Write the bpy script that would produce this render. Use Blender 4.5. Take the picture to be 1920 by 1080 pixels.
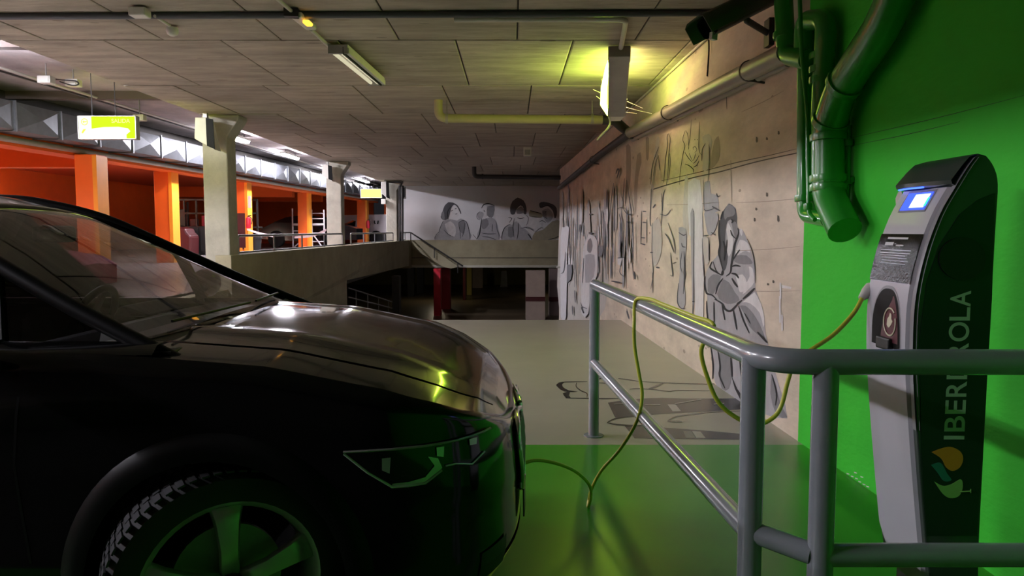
import bpy, bmesh, math, random
from mathutils import Vector, Matrix
from mathutils.bvhtree import BVHTree
random.seed(7)
for o in list(bpy.data.objects): bpy.data.objects.remove(o)
SC = bpy.context.scene
COL = SC.collection
# ------------------------------------------------------------------ camera, world, exposure
F = 1440.0; PIT = math.atan(108/1440.0); CH = 1.45
cam = bpy.data.cameras.new('camera'); cam.sensor_width = 36; cam.lens = 27.0; cam.clip_start = .02; cam.clip_end = 200
camo = bpy.data.objects.new('camera', cam); COL.objects.link(camo)
camo.location = (0, 0, CH); camo.rotation_euler = (math.pi/2-PIT, 0, 0); SC.camera = camo
w = bpy.data.worlds.new('world'); SC.world = w; w.use_nodes = True
w.node_tree.nodes['Background'].inputs[0].default_value = (.5, .5, .6, 1)
w.node_tree.nodes['Background'].inputs[1].default_value = 0.01
SC.view_settings.view_transform = 'Standard'; SC.view_settings.look = 'None'
SC.view_settings.exposure = 1.15; SC.view_settings.gamma = 1; SC.view_settings.use_curve_mapping = False
# lamp strengths (watts per area of the lamps the garage has)
E_ROW = 200; E_ROW_COL = (.93, .90, 1.0)
E_YEL = 26; E_WARM = 22; E_ORANGE = 125; E_LOW = 34; E_SIGN = .6; E_DIM = .30
cp, sp = math.cos(PIT), math.sin(PIT)
def ray(u, v):
    a = (u-960)/F; b = (540-v)/F
    return Vector((a, cp+b*sp, -sp+b*cp))
CAMP = Vector((0, 0, CH))
def at_y(u, v, Y): d = ray(u, v); return CAMP+d*(Y/d.y)
def at_z(u, v, z): d = ray(u, v); return CAMP+d*((z-CH)/d.z)
def at_x(u, v, X): d = ray(u, v); return CAMP+d*(X/d.x)
WA, WB = 2.12, -.0282
def wx(y): return WA+WB*y
def at_wall(u, v, off=0.0):
    d = ray(u, v); t = (WA-off)/(d.x-WB*d.y); return CAMP+d*t
# ------------------------------------------------------------------ materials
def nd(nt, t, **k):
    n = nt.nodes.new(t)
    for a, b in k.items(): setattr(n, a, b)
    return n
def mat(name, col, rough=.5, metal=0., var=.0, scale=4., bump=0., bscale=30., coat=0., emit=None, es=0., spec=.5, stretch=None, pits=0., rnd=0., col2=None, ior=1.5):
    m = bpy.data.materials.new(name); m.use_nodes = True; nt = m.node_tree; p = nt.nodes['Principled BSDF']
    p.inputs['Base Color'].default_value = (*col, 1); p.inputs['Roughness'].default_value = rough; p.inputs['Metallic'].default_value = metal
    p.inputs['Coat Weight'].default_value = coat; p.inputs['IOR'].default_value = ior; p.inputs['Coat IOR'].default_value = min(ior, 1.5); p.inputs['Coat Roughness'].default_value = .04; p.inputs['Specular IOR Level'].default_value = spec
    if emit: p.inputs['Emission Color'].default_value = (*emit, 1); p.inputs['Emission Strength'].default_value = es
    L = nt.links
    vec = None
    if var or bump or pits:
        g = nd(nt, 'ShaderNodeNewGeometry'); vec = g.outputs['Position']
        if stretch:
            mp = nd(nt, 'ShaderNodeMapping'); mp.inputs['Scale'].default_value = stretch; L.new(vec, mp.inputs['Vector']); vec = mp.outputs[0]
    src = None
    if var:
        n = nd(nt, 'ShaderNodeTexNoise'); n.inputs['Scale'].default_value = scale; n.inputs['Detail'].default_value = 8; n.inputs['Roughness'].default_value = .65
        L.new(vec, n.inputs['Vector'])
        r = nd(nt, 'ShaderNodeValToRGB'); c2 = col2 or tuple(c*.55 for c in col)
        r.color_ramp.elements[0].position = .3; r.color_ramp.elements[1].position = .7
        r.color_ramp.elements[0].color = (*[a+(b-a)*var for a, b in zip(col, c2)], 1)
        r.color_ramp.elements[1].color = (*[min(1, c*(1+.35*var)) for c in col], 1)
        L.new(n.outputs['Fac'], r.inputs[0]); src = r.outputs[0]
    if pits:
        n2 = nd(nt, 'ShaderNodeTexVoronoi'); n2.inputs['Scale'].default_value = pits; L.new(vec, n2.inputs['Vector'])
        n3 = nd(nt, 'ShaderNodeTexNoise'); n3.inputs['Scale'].default_value = 1.1; L.new(vec, n3.inputs['Vector'])
        mm = nd(nt, 'ShaderNodeMath', operation='MULTIPLY_ADD'); L.new(n3.outputs['Fac'], mm.inputs[0]); mm.inputs[1].default_value = .55; mm.inputs[2].default_value = -.2
        lt = nd(nt, 'ShaderNodeMath', operation='LESS_THAN'); L.new(n2.outputs['Distance'], lt.inputs[0]); L.new(mm.outputs[0], lt.inputs[1])
        fm = nd(nt, 'ShaderNodeMath', operation='MULTIPLY'); L.new(lt.outputs[0], fm.inputs[0]); fm.inputs[1].default_value = .55
        mx = nd(nt, 'ShaderNodeMix', data_type='RGBA', blend_type='MULTIPLY'); L.new(fm.outputs[0], mx.inputs[0])
        if src: L.new(src, mx.inputs[6])
        else: mx.inputs[6].default_value = (*col, 1)
        mx.inputs[7].default_value = (.25, .2, .16, 1); src = mx.outputs[2]
    if rnd:
        oi = nd(nt, 'ShaderNodeObjectInfo'); hs = nd(nt, 'ShaderNodeHueSaturation')
        ma = nd(nt, 'ShaderNodeMath', operation='MULTIPLY_ADD'); L.new(oi.outputs['Random'], ma.inputs[0]); ma.inputs[1].default_value = rnd; ma.inputs[2].default_value = 1-rnd/2
        L.new(ma.outputs[0], hs.inputs['Value'])
        if src: L.new(src, hs.inputs['Color'])
        else: hs.inputs['Color'].default_value = (*col, 1)
        src = hs.outputs[0]
    if src: L.new(src, p.inputs['Base Color'])
    if bump:
        n = nd(nt, 'ShaderNodeTexNoise'); n.inputs['Scale'].default_value = bscale; n.inputs['Detail'].default_value = 6; L.new(vec, n.inputs['Vector'])
        b = nd(nt, 'ShaderNodeBump'); b.inputs['Strength'].default_value = bump; b.inputs['Distance'].default_value = .02
        L.new(n.outputs['Fac'], b.inputs['Height']); L.new(b.outputs[0], p.inputs['Normal'])
    return m
def emat(name, col, s):
    m = bpy.data.materials.new(name); m.use_nodes = True; nt = m.node_tree; nt.nodes.clear()
    e = nd(nt, 'ShaderNodeEmission'); e.inputs[0].default_value = (*col, 1); e.inputs[1].default_value = s
    o = nd(nt, 'ShaderNodeOutputMaterial'); nt.links.new(e.outputs[0], o.inputs[0]); return m
def paint_split(m, col, edge, axis=1, soft=.004, var=.12):
    """a second paint colour on the part of the surface that lies nearer than `edge` along the axis"""
    nt = m.node_tree; L = nt.links; p = nt.nodes['Principled BSDF']
    g = nd(nt, 'ShaderNodeNewGeometry'); s = nd(nt, 'ShaderNodeSeparateXYZ'); L.new(g.outputs['Position'], s.inputs[0])
    n = nd(nt, 'ShaderNodeTexNoise'); n.inputs['Scale'].default_value = 25; L.new(g.outputs['Position'], n.inputs['Vector'])
    ma = nd(nt, 'ShaderNodeMath', operation='MULTIPLY_ADD'); L.new(n.outputs['Fac'], ma.inputs[0]); ma.inputs[1].default_value = .006; L.new(s.outputs[axis], ma.inputs[2])
    lt = nd(nt, 'ShaderNodeMath', operation='LESS_THAN'); L.new(ma.outputs[0], lt.inputs[0]); lt.inputs[1].default_value = edge
    n2 = nd(nt, 'ShaderNodeTexNoise'); n2.inputs['Scale'].default_value = 3; n2.inputs['Detail'].default_value = 6; L.new(g.outputs['Position'], n2.inputs['Vector'])
    r = nd(nt, 'ShaderNodeValToRGB'); r.color_ramp.elements[0].color = (*[c*(1-var) for c in col], 1); r.color_ramp.elements[1].color = (*[c*(1+var) for c in col], 1); L.new(n2.outputs['Fac'], r.inputs[0])
    mx = nd(nt, 'ShaderNodeMix', data_type='RGBA'); L.new(lt.outputs[0], mx.inputs[0])
    b = p.inputs['Base Color']
    if b.is_linked: L.new(b.links[0].from_socket, mx.inputs[6])
    else: mx.inputs[6].default_value = b.default_value
    L.new(r.outputs[0], mx.inputs[7]); L.new(mx.outputs[2], b)
def glass(name, tint, refl=1.0, rough=.0, ior=1.5):
    m = bpy.data.materials.new(name); m.use_nodes = True; nt = m.node_tree; nt.nodes.clear(); L = nt.links
    t = nd(nt, 'ShaderNodeBsdfTransparent'); t.inputs[0].default_value = (*tint, 1)
    g = nd(nt, 'ShaderNodeBsdfGlossy'); g.inputs['Roughness'].default_value = rough
    f = nd(nt, 'ShaderNodeFresnel'); f.inputs[0].default_value = ior
    mu = nd(nt, 'ShaderNodeMath', operation='MULTIPLY'); L.new(f.outputs[0], mu.inputs[0]); mu.inputs[1].default_value = refl; mu.use_clamp = True
    mx = nd(nt, 'ShaderNodeMixShader'); L.new(mu.outputs[0], mx.inputs[0]); L.new(t.outputs[0], mx.inputs[1]); L.new(g.outputs[0], mx.inputs[2])
    o = nd(nt, 'ShaderNodeOutputMaterial'); L.new(mx.outputs[0], o.inputs[0]); return m
GREEN = (.028, .52, .018)
M = {}
M['ceil'] = mat('ceiling_concrete', (.36, .312, .245), .85, var=.8, scale=2.4, bump=.6, bscale=12, pits=5, rnd=.25, stretch=(.45, 1.9, 1))
M['joint'] = mat('joint_concrete', (.06, .05, .045), .9)
M['lceil'] = mat('left_ceiling_concrete', (.40, .36, .36), .85, var=.6, scale=2, bump=.2)
M['wall'] = mat('wall_concrete', (.60, .52, .42), .8, var=.5, scale=2.4, bump=.22, bscale=14, pits=4.2, stretch=(1, .6, 1.6))
paint_split(M['wall'], GREEN, 5.21)
M['floor'] = mat('floor_epoxy', (.36, .335, .275), .29, var=.25, scale=1.3, bump=.02, bscale=5)
paint_split(M['floor'], (.045, .29, .016), 5.12, var=.2); paint_split(M['floor'], (.04, .038, .034), 1.45, var=.2)  # green bay; unseen dark near strip added so the car side reflects black
M['conc'] = mat('column_concrete', (.42, .40, .335), .85, var=.4, scale=3, bump=.4, bscale=14)
M['parapet'] = mat('parapet_concrete', (.36, .325, .215), .8, var=.4, scale=1.5, bump=.2)
M['white'] = mat('white_wall_paint', (.62, .62, .64), .75, var=.12, scale=1.2)
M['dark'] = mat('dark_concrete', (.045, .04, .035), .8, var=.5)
M['rear'] = mat('rear_concrete', (.06, .055, .05), .9, var=.4)
M['olive'] = mat('olive_wall_paint', (.22, .19, .06), .7, var=.4)
M['orange'] = mat('orange_paint', (.85, .13, .006), .55, var=.18, scale=1.5)
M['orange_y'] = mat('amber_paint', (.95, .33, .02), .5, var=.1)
M['dred'] = mat('maroon_paint', (.07, .006, .008), .5)
M['red'] = mat('red_paint', (.62, .01, .035), .45)
M['beige'] = mat('beige_paint', (.46, .36, .30), .6, var=.2)
M['rail'] = mat('grey_rail_paint', (.24, .26, .285), .26, var=.15, scale=8, coat=.5, bump=.04, bscale=40)
M['gmetal'] = mat('grey_metal', (.33, .32, .31), .4, .6, var=.3)
M['steel'] = mat('galvanised_steel', (.17, .18, .20), .45, .6, var=.35, scale=5)
M['pvc_grey'] = mat('grey_pvc', (.32, .29, .25), .35, var=.3)
M['pvc_dark'] = mat('dark_pipe', (.03, .028, .028), .45)
M['pvc_cream'] = mat('cream_pipe', (.40, .36, .17), .4, var=.2)
M['black'] = mat('black_plastic', (.012, .012, .012), .4)
M['conduit'] = mat('dark_conduit', (.06, .062, .07), .45)
M['lconduit'] = mat('light_conduit', (.5, .47, .42), .45)
M['wplast'] = mat('white_plastic', (.62, .60, .55), .45, var=.2)
M['gpipe'] = mat('green_pipe_paint', (.02, .28, .022), .3, var=.2, scale=6, coat=.3)
M['cardark'] = mat('car_paint_black', (.0035, .0035, .0038), .12, coat=.45, ior=1.3)
M['clad'] = mat('wheel_arch_plastic', (.003, .003, .003), .5, spec=.12)
M['rubber'] = mat('tyre_rubber', (.014, .014, .015), .7)
M['tread'] = mat('tread_rubber', (.035, .035, .04), .75)
M['alloy'] = mat('alloy_wheel', (.55, .56, .57), .35, .6)
M['chrome'] = mat('chrome', (.75, .75, .75), .1, 1)
M['glass'] = glass('windscreen_glass', (.62, .62, .62), 1.0, 0, 1.6)
M['tint'] = glass('darkened_glass', (.06, .06, .065), .7, 0, 1.45)
M['dglass'] = mat('dark_glass', (.006, .006, .007), .05)
M['lens'] = glass('lamp_lens', (.75, .8, .8), 1.2)
M['interior'] = mat('car_interior', (.012, .012, .013), .6)
M['yel'] = mat('cable_yellow_green', (.52, .54, .05), .4)
M['stgrey'] = mat('station_grey', (.42, .41, .45), .4, var=.06)
M['stdark'] = mat('station_shell', (.028, .04, .033), .3, coat=.4)
M['stside'] = mat('station_side', (.008, .03, .012), .35, spec=.3)
M['stedge'] = mat('station_edge', (.22, .22, .23), .35)
M['label'] = mat('label_film', (.004, .004, .005), .1, bump=.12, bscale=120, spec=.25)
M['print'] = mat('label_print', (.5, .5, .52), .4)
M['letter'] = mat('letter_film', (.45, .60, .45), .5)
M['logo_o'] = mat('logo_orange', (.75, .30, .02), .5); M['logo_g'] = mat('logo_green', (.30, .60, .16), .5); M['logo_t'] = mat('logo_teal', (.02, .22, .16), .5)
M['maroon'] = mat('flap_maroon', (.09, .02, .03), .35); M['cream'] = mat('cream_print', (.62, .58, .42), .5)
M['pink'] = mat('car_cover_magenta', (.38, .05, .10), .7, var=.3)
M['vanw'] = mat('van_white', (.62, .55, .58), .35)
M['extred'] = mat('extinguisher_red', (.75, .02, .05), .3)
M['tape'] = mat('barrier_tape', (.85, .65, .66), .5)
M['screen'] = emat('screen_glow', (.45, .55, 1.0), 1.4); M['screenb'] = emat('screen_blue', (.03, .06, 1.0), 1.5); M['screeng'] = emat('screen_green', (.05, .7, .4), .8)
M['led'] = emat('visor_led', (.04, .1, 1.0), 2.2)
M['tube'] = emat('lamp_white', E_ROW_COL, E_ROW); M['tubey'] = emat('lamp_yellow_green', (.58, 1.0, .05), E_YEL); M['tubew'] = emat('lamp_warm', (1, .72, .36), E_WARM)
M['tubed'] = emat('lamp_dim', (1, .93, .62), E_DIM); M['tubeo'] = emat('lamp_orange_bay', (1, .86, .7), E_ORANGE); M['tubel'] = emat('lamp_lower', (1, .86, .6), E_LOW)
M['amber'] = emat('amber_glow', (1, .42, .04), 1.3)
M['signy'] = emat('sign_yellow', (.58, .80, .015), E_SIGN); M['signw'] = emat('sign_white', (.9, .93, .75), E_SIGN); M['signg'] = emat('sign_green', (.42, .62, .05), 1.1); M['signb'] = emat('sign_rear_added_glow', (.85, .95, .1), E_SIGN*13); M['signp'] = emat('sign_pale', (.82, .90, .25), E_SIGN*1.1)
T = {k: mat('mural_'+k, c, .8, var=.25, scale=9) for k, c in dict(white=(.62, .61, .62), pale=(.50, .47, .43), light=(.36, .355, .38), mid=(.20, .20, .215), dark=(.075, .075, .085), ink=(.014, .014, .018), warm=(.36, .30, .24), tan=(.30, .27, .20), brown=(.10, .085, .07)).items()}
T['fdark'] = mat('floor_mural_dark', (.05, .044, .04), .25, var=.3, scale=4); T['fink'] = mat('floor_mural_ink', (.014, .013, .013), .25); T['fmid'] = mat('floor_mural_mid', (.16, .15, .13), .25); T['flight'] = mat('floor_mural_light', (.33, .31, .28), .25)
# ------------------------------------------------------------------ builders
class MB:
    def __init__(s): s.v = []; s.f = []; s.m = []; s.mi = 0
    def add(s, vs, fs):
        b = len(s.v); s.v += [Vector(p) for p in vs]; s.f += [tuple(i+b for i in f) for f in fs]; s.m += [s.mi]*len(fs); return s
    def box(s, x0, x1, y0, y1, z0, z1):
        return s.add([(x0,y0,z0),(x1,y0,z0),(x1,y1,z0),(x0,y1,z0),(x0,y0,z1),(x1,y0,z1),(x1,y1,z1),(x0,y1,z1)],
                     [(0,3,2,1),(4,5,6,7),(0,1,5,4),(1,2,6,5),(2,3,7,6),(3,0,4,7)])
    def prism(s, pts, vec):
        n = len(pts); pts = [Vector(p) for p in pts]; vec = Vector(vec)
        return s.add(pts+[p+vec for p in pts], [tuple(range(n-1, -1, -1)), tuple(range(n, 2*n))]+[(i, (i+1) % n, n+(i+1) % n, n+i) for i in range(n)])
    def beam(s, a, b, w, h, up=(0,0,1)):
        a = Vector(a); b = Vector(b); d = (b-a).normalized(); u = Vector(up); x = d.cross(u).normalized()*(w/2); z = x.cross(d).normalized()*(h/2)
        return s.prism([a-x-z, a+x-z, a+x+z, a-x+z], b-a)
    def tube(s, path, r, n=10, caps=True, radii=None):
        P = [Vector(p) for p in path]; rings = []; k = len(P); b = len(s.v); u = None
        for i in range(k):
            d = (P[min(i+1, k-1)]-P[max(i-1, 0)]).normalized()
            if u is None:
                u = d.cross(Vector((0,0,1)))
                if u.length < .1: u = d.cross(Vector((0,1,0)))
            u = (u-d*u.dot(d)).normalized(); q = d.cross(u); rr = radii[i] if radii else r
            s.v += [P[i]+(u*math.cos(2*math.pi*j/n)+q*math.sin(2*math.pi*j/n))*rr for j in range(n)]
        fs = [(b+i*n+j, b+i*n+(j+1) % n, b+(i+1)*n+(j+1) % n, b+(i+1)*n+j) for i in range(k-1) for j in range(n)]
        if caps: fs += [tuple(b+j for j in range(n-1, -1, -1)), tuple(b+(k-1)*n+j for j in range(n))]
        s.f += fs; s.m += [s.mi]*len(fs); return s
    def lathe(s, prof, o, axis, n=32, close=False):
        o = Vector(o); a = Vector(axis).normalized(); u = a.cross(Vector((0,0,1)))
        if u.length < .1: u = a.cross(Vector((0,1,0)))
        u.normalize(); q = a.cross(u); b = len(s.v); k = len(prof)
        for r, h in prof: s.v += [o+a*h+(u*math.cos(2*math.pi*j/n)+q*math.sin(2*math.pi*j/n))*r for j in range(n)]
        fs = [(b+i*n+j, b+i*n+(j+1) % n, b+((i+1) % k)*n+(j+1) % n, b+((i+1) % k)*n+j) for i in range(k if close else k-1) for j in range(n)]
        s.f += fs; s.m += [s.mi]*len(fs); return s
    def grid(s, rows):
        b = len(s.v); n = len(rows[0])
        for r in rows: s.v += [Vector(p) for p in r]
        fs = [(b+i*n+j, b+i*n+j+1, b+(i+1)*n+j+1, b+(i+1)*n+j) for i in range(len(rows)-1) for j in range(n-1)]
        s.f += fs; s.m += [s.mi]*len(fs); return s
    def build(s, name, m, parent=None, smooth=None, bev=0, thick=0, origin=None):
        o = Vector(origin) if origin is not None else (WL[parent] if parent is not None and parent in WL else sum(s.v, Vector())/max(1, len(s.v)))
        me = bpy.data.meshes.new(name); me.from_pydata([p-o for p in s.v], [], s.f)
        ms = m if isinstance(m, (list, tuple)) else [m]
        for x in ms: me.materials.append(x)
        if len(ms) > 1: me.polygons.foreach_set('material_index', s.m)
        bm = bmesh.new(); bm.from_mesh(me); bmesh.ops.recalc_face_normals(bm, faces=bm.faces)
        bm.to_mesh(me); bm.free()
        if smooth is not None:
            me.polygons.foreach_set('use_smooth', [True]*len(me.polygons)); me.set_sharp_from_angle(angle=math.radians(smooth))
        ob = bpy.data.objects.new(name, me); COL.objects.link(ob); WL[ob] = o
        if parent is not None: ob.parent = parent; ob.location = o-WL[parent]
        else: ob.location = o
        if thick: md = ob.modifiers.new('solid', 'SOLIDIFY'); md.thickness = thick; md.offset = -1
        if bev: md = ob.modifiers.new('bevel', 'BEVEL'); md.width = bev; md.segments = 2; md.limit_method = 'ANGLE'
        return ob
WL = {}
def tag(o, label, cat=None, group=None):
    o['label'] = label
    if cat: o['category'] = cat
    if group: o['group'] = group
    return o
def struct(o, label=None):
    o['kind'] = 'structure'
    if label: o['label'] = label
    return o
def thing(name, loc, label, cat, group=None):
    o = bpy.data.objects.new(name, None); COL.objects.link(o); o.location = loc; o.empty_display_size = .1; WL[o] = Vector(loc)
    return tag(o, label, cat, group)
def copy_tree(o, off, label=None, parent=None):
    c = o.copy(); COL.objects.link(c)
    if parent is None: c.location = o.location+Vector(off); WL[c] = WL[o]+Vector(off)
    else: c.parent = parent
    if label: c['label'] = label
    for ch in list(o.children): copy_tree(ch, (0,0,0), None, c)
    return c
def box(*a): return MB().box(*a)
def smooth_path(pts, k=8):
    P = [Vector(p) for p in pts]; out = []
    for i in range(len(P)-1):
        p0 = P[max(i-1, 0)]; p1 = P[i]; p2 = P[i+1]; p3 = P[min(i+2, len(P)-1)]
        for j in range(k):
            t = j/k; out.append(.5*((2*p1)+(p2-p0)*t+(2*p0-5*p1+4*p2-p3)*t*t+(3*p1-p0-3*p2+p3)*t**3))
    return out+[P[-1]]
def fillet(pts, r, k=6):
    P = [Vector(p) for p in pts]; out = [P[0]]
    for i in range(1, len(P)-1):
        a = (P[i-1]-P[i]); b = (P[i+1]-P[i]); d = min(r, a.length*.49, b.length*.49); p = P[i]+a.normalized()*d; q = P[i]+b.normalized()*d
        out += [(1-t)**2*p+2*t*(1-t)*P[i]+t*t*q for t in [j/k for j in range(k+1)]]
    return out+[P[-1]]
def interp(tab, x):
    tab = sorted(tab)
    if x <= tab[0][0]: return tab[0][1]
    for (a, b), (c, d) in zip(tab, tab[1:]):
        if x <= c: t = (x-a)/(c-a); return b+(d-b)*t
    return tab[-1][1]
def text_mesh(s, size):
    c = bpy.data.curves.new('t', 'FONT'); c.body = s; c.size = size; c.align_x = 'LEFT'; c.extrude = 0; c.offset = size*.012
    o = bpy.data.objects.new('t', c); COL.objects.link(o); bpy.context.view_layer.update()
    me = bpy.data.meshes.new_from_object(o); v = [x.co.copy() for x in me.vertices]; f = [tuple(p.vertices) for p in me.polygons]
    bpy.data.objects.remove(o); bpy.data.meshes.remove(me); return v, f
# ------------------------------------------------------------------ setting: floors
HC = 3.3                                     # main ceiling height
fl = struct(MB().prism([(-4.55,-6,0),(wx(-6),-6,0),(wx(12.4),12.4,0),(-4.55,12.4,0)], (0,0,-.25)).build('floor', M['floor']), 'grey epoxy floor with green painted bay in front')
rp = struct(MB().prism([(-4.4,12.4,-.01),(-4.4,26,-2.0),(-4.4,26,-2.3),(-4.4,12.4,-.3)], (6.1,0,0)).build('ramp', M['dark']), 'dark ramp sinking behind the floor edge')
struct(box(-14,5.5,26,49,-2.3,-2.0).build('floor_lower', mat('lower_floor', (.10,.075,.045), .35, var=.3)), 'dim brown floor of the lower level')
struct(box(-14,-4.55,20.6,26,-2.3,-2.0).build('floor_lower_side', M['dark']))
def zl(y): return .50 if y < 13 else (.78 if y > 22 else .5+.28*(y-13)/9)
mb = MB(); ys = [-6,13,16,19,22,40]
mb.grid([[(-13.6,y,zl(y)) for y in ys],[(-4.75,y,zl(y)) for y in ys]])
mb.grid([[(-13.6,y,zl(y)-.5) for y in ys],[(-4.75,y,zl(y)-.5) for y in ys]])
mb.grid([[(-4.75,y,zl(y)) for y in ys],[(-4.75,y,zl(y)-.5) for y in ys]])
struct(mb.build('floor_left', mat('left_floor', (.34,.31,.30), .3, var=.25, scale=1.5)), 'raised parking floor of the orange bay')
struct(box(-4.95,-4.56,-6,12.3,-.25,.5).build('kerb_left', M['parapet']), 'low concrete kerb of the raised bay')
# walls
y0, y1 = -6, 23.6
wr = struct(MB().prism([(wx(y0),y0,-2.3),(wx(y1),y1,-2.3),(wx(y1)+.35,y1,-2.3),(wx(y0)+.35,y0,-2.3)], (0,0,HC+2.3)).build('wall_right', M['wall']), 'long concrete wall with mural, green painted at the near end')
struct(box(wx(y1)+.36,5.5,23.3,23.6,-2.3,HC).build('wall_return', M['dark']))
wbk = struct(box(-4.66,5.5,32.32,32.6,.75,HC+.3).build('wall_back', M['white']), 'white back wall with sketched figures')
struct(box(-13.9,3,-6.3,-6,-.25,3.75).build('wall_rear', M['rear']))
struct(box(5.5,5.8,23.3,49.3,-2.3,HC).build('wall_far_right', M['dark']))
wl = struct(box(-13.9,-13.6,-6,40.3,-.1,3.75).build('wall_left', M['orange']), 'orange side wall of the raised parking bay')
struct(box(-13.6,-7.2,40,40.3,0,3.75).build('wall_back_left', M['orange']), 'orange end wall behind the parked van')
struct(box(-14,5.5,49,49.3,-2.3,0).build('wall_lower_back', M['olive']), 'olive back wall of the lower level')
struct(box(-14.3,-14,20,49.3,-2.3,0).build('wall_lower_left', M['olive']))
# main ceiling slab with board panels
cl = struct(box(-5,2.35,-6,32.6,HC+.02,HC+.42).build('ceiling', M['joint'], bev=.01), 'low concrete ceiling of large cast panels')
pan = {}
def panel(x0, x1, y0, y1, ch=0):
    k = (round(x1-x0, 2), round(y1-y0, 2))
    mb = MB(); e = .012; hx, hy = (x1-x0)/2-.008, (y1-y0)/2-.017
    if k not in pan:
        mb.add([(-hx,-hy,.02),(hx,-hy,.02),(hx,hy,.02),(-hx,hy,.02),(-hx,-hy,.004),(hx,-hy,.004),(hx,hy,.004),(-hx,hy,.004),(-hx+e,-hy+e,0),(hx-e,-hy+e,0),(hx-e,hy-e,0),(-hx+e,hy-e,0)],
               [(0,1,5,4),(1,2,6,5),(2,3,7,6),(3,0,4,7),(4,5,9,8),(5,6,10,9),(6,7,11,10),(7,4,8,11),(8,9,10,11)])
        o = mb.build('ceiling_panel', M['ceil'], None, origin=(0,0,0)); pan[k] = o
    else:
        o = pan[k].copy(); COL.objects.link(o)
    WL[o] = Vector(((x0+x1)/2, (y0+y1)/2, HC+random.uniform(-.003, .003))); o.parent = cl; o.location = WL[o]-WL[cl]; return o
rows = [-6,-4.55,-2.1,.35,2.8,5.25,7.66,10.02,12.42,14.84,17.2,19.6,22,24.4,26.8,29.2,32.3]
for i, (a, b) in enumerate(zip(rows, rows[1:])):
    off = [0, .55, .2, .8, .4][i % 5]; xs = [-5]
    x = -5+off+.45
    while x < 2.2: xs.append(round(x, 2)); x += 1.15
    xs.append(2.2)
    for c, d in zip(xs, xs[1:]):
        if d-c > .08: panel(c, d, a, b)
struct(box(-13.9,-5,-6,40.3,3.75,3.95).build('ceiling_left', M['lceil']), 'higher ceiling over the raised orange bay')
struct(box(-13.6,-8.6,8,40,3.12,3.22).build('ceiling_orange', mat('orange_soffit', (.5,.06,.01), .6)))
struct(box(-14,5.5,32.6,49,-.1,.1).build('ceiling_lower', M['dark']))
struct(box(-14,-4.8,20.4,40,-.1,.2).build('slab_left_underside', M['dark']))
# parapets
pl = struct(MB().prism([(-4.50,12.3,-.3),(-4.42,20.5,-2.0),(-4.42,20.5,.12),(-4.20,32,0.0),(-4.20,32,1.05),(-4.50,12.3,1.05)], (-.25,0,0)).build('parapet_left', M['parapet']), 'sloping olive concrete parapet along the ramp')
pb = struct(box(-4.2,5.4,32,32.3,.0,1.05).build('parapet_back', M['parapet']), 'olive concrete parapet below the sketched figures')
struct(box(-4.2,5.4,31.93,32.3,-.09,.0).build('trim_1', mat('pale_lip', (.52,.5,.42), .7)), 'pale concrete lip under the back parapet')
struct(box(-4.2,5.4,31.985,32,.30,.32).build('trim_2', M['dark']))
struct(box(-4.62,-4.18,31.4,31.99,-.1,1.06).build('parapet_pier', M['parapet']))
s1 = at_y(772,451,31.6); s2 = at_y(846,499,31.6)
st = thing('stair', (s1.x, 31.6, 0), 'concrete stair flight with handrail sloping down before back parapet', 'stair')
MB().prism([s1, s1+Vector((.35,0,0)), s2+Vector((.3,0,-.02)), s2+Vector((0,0,-.1)), s2+Vector((-.35,0,-.02)), s1+Vector((0,0,-.3))], (0,.25,0)).build('stringer', M['parapet'], st)
h1 = at_y(770,436,31.5); h2 = at_y(868,499,31.5)
MB().tube(fillet([h1-Vector((.45,0,0)), h1, h2], .05), .03).build('handrail', M['pvc_dark'], st)
for t in (0, .45, .9):
    q = h1.lerp(h2, t); MB().tube([q, q-Vector((0,0,.42 if t else .3))], .02, 6).build('post', M['pvc_dark'], st)
q = h1-Vector((.42,0,0)); MB().tube([q, q-Vector((0,0,.3))], .02, 6).build('post', M['pvc_dark'], st)
# grey columns with a haunch
def column(xr, y, label):
    o = struct(thing('column', (xr-.2, y+.2, 0), label, 'column')); del o['category']
    zb = -.2 if y < 15 else .9
    MB().prism([(xr-.40,y,zb),(xr,y,zb),(xr,y,HC-.36),(xr+.2,y,HC-.07),(xr+.2,y,HC-.005),(xr-.40,y,HC-.005)], (0,.4,0)).build('shaft', M['conc'], o, bev=.02)
    return o
column(-4.57, 12.45, 'nearest grey concrete column with haunch, beside black car windscreen')
column(-4.60, 20.8, 'middle grey concrete column with haunch, behind scaffold')
column(-4.30, 28.8, 'farthest grey concrete column, beside white back wall')
def speaker(u0, u1, v0, v1, Y, label):
    a = at_y(u0, v0, Y); b = at_y(u1, v1, Y); wd = b.x-a.x
    o = thing('column_speaker', ((a.x+b.x)/2, Y, b.z), label, 'speaker', 'speakers on columns')
    x0, x1, zt, z0 = a.x, b.x, a.z, b.z; h = zt-z0
    MB().prism([(x0+.02,Y,zt),(x0+wd*.65,Y,zt),(x1,Y,z0),(x0+wd*.62,Y,z0+.06),(x0,Y,z0+h*.35)], (0,.28,0)).build('cabinet', M['wplast'], o, bev=.01)
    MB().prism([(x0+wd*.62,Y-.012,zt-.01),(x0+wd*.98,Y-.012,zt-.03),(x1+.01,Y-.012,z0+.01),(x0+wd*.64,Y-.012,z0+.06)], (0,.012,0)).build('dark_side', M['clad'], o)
    box((x0+x1)/2-.03,(x0+x1)/2+.03,Y+.05,Y+.12,zt,zt+.08).build('bracket', M['gmetal'], o)
speaker(363, 402, 220, 281, 12.05, 'pale wedge shaped speaker on the nearest grey column')
speaker(603, 623, 309, 340, 20.4, 'pale wedge shaped speaker on the middle grey column')
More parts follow.
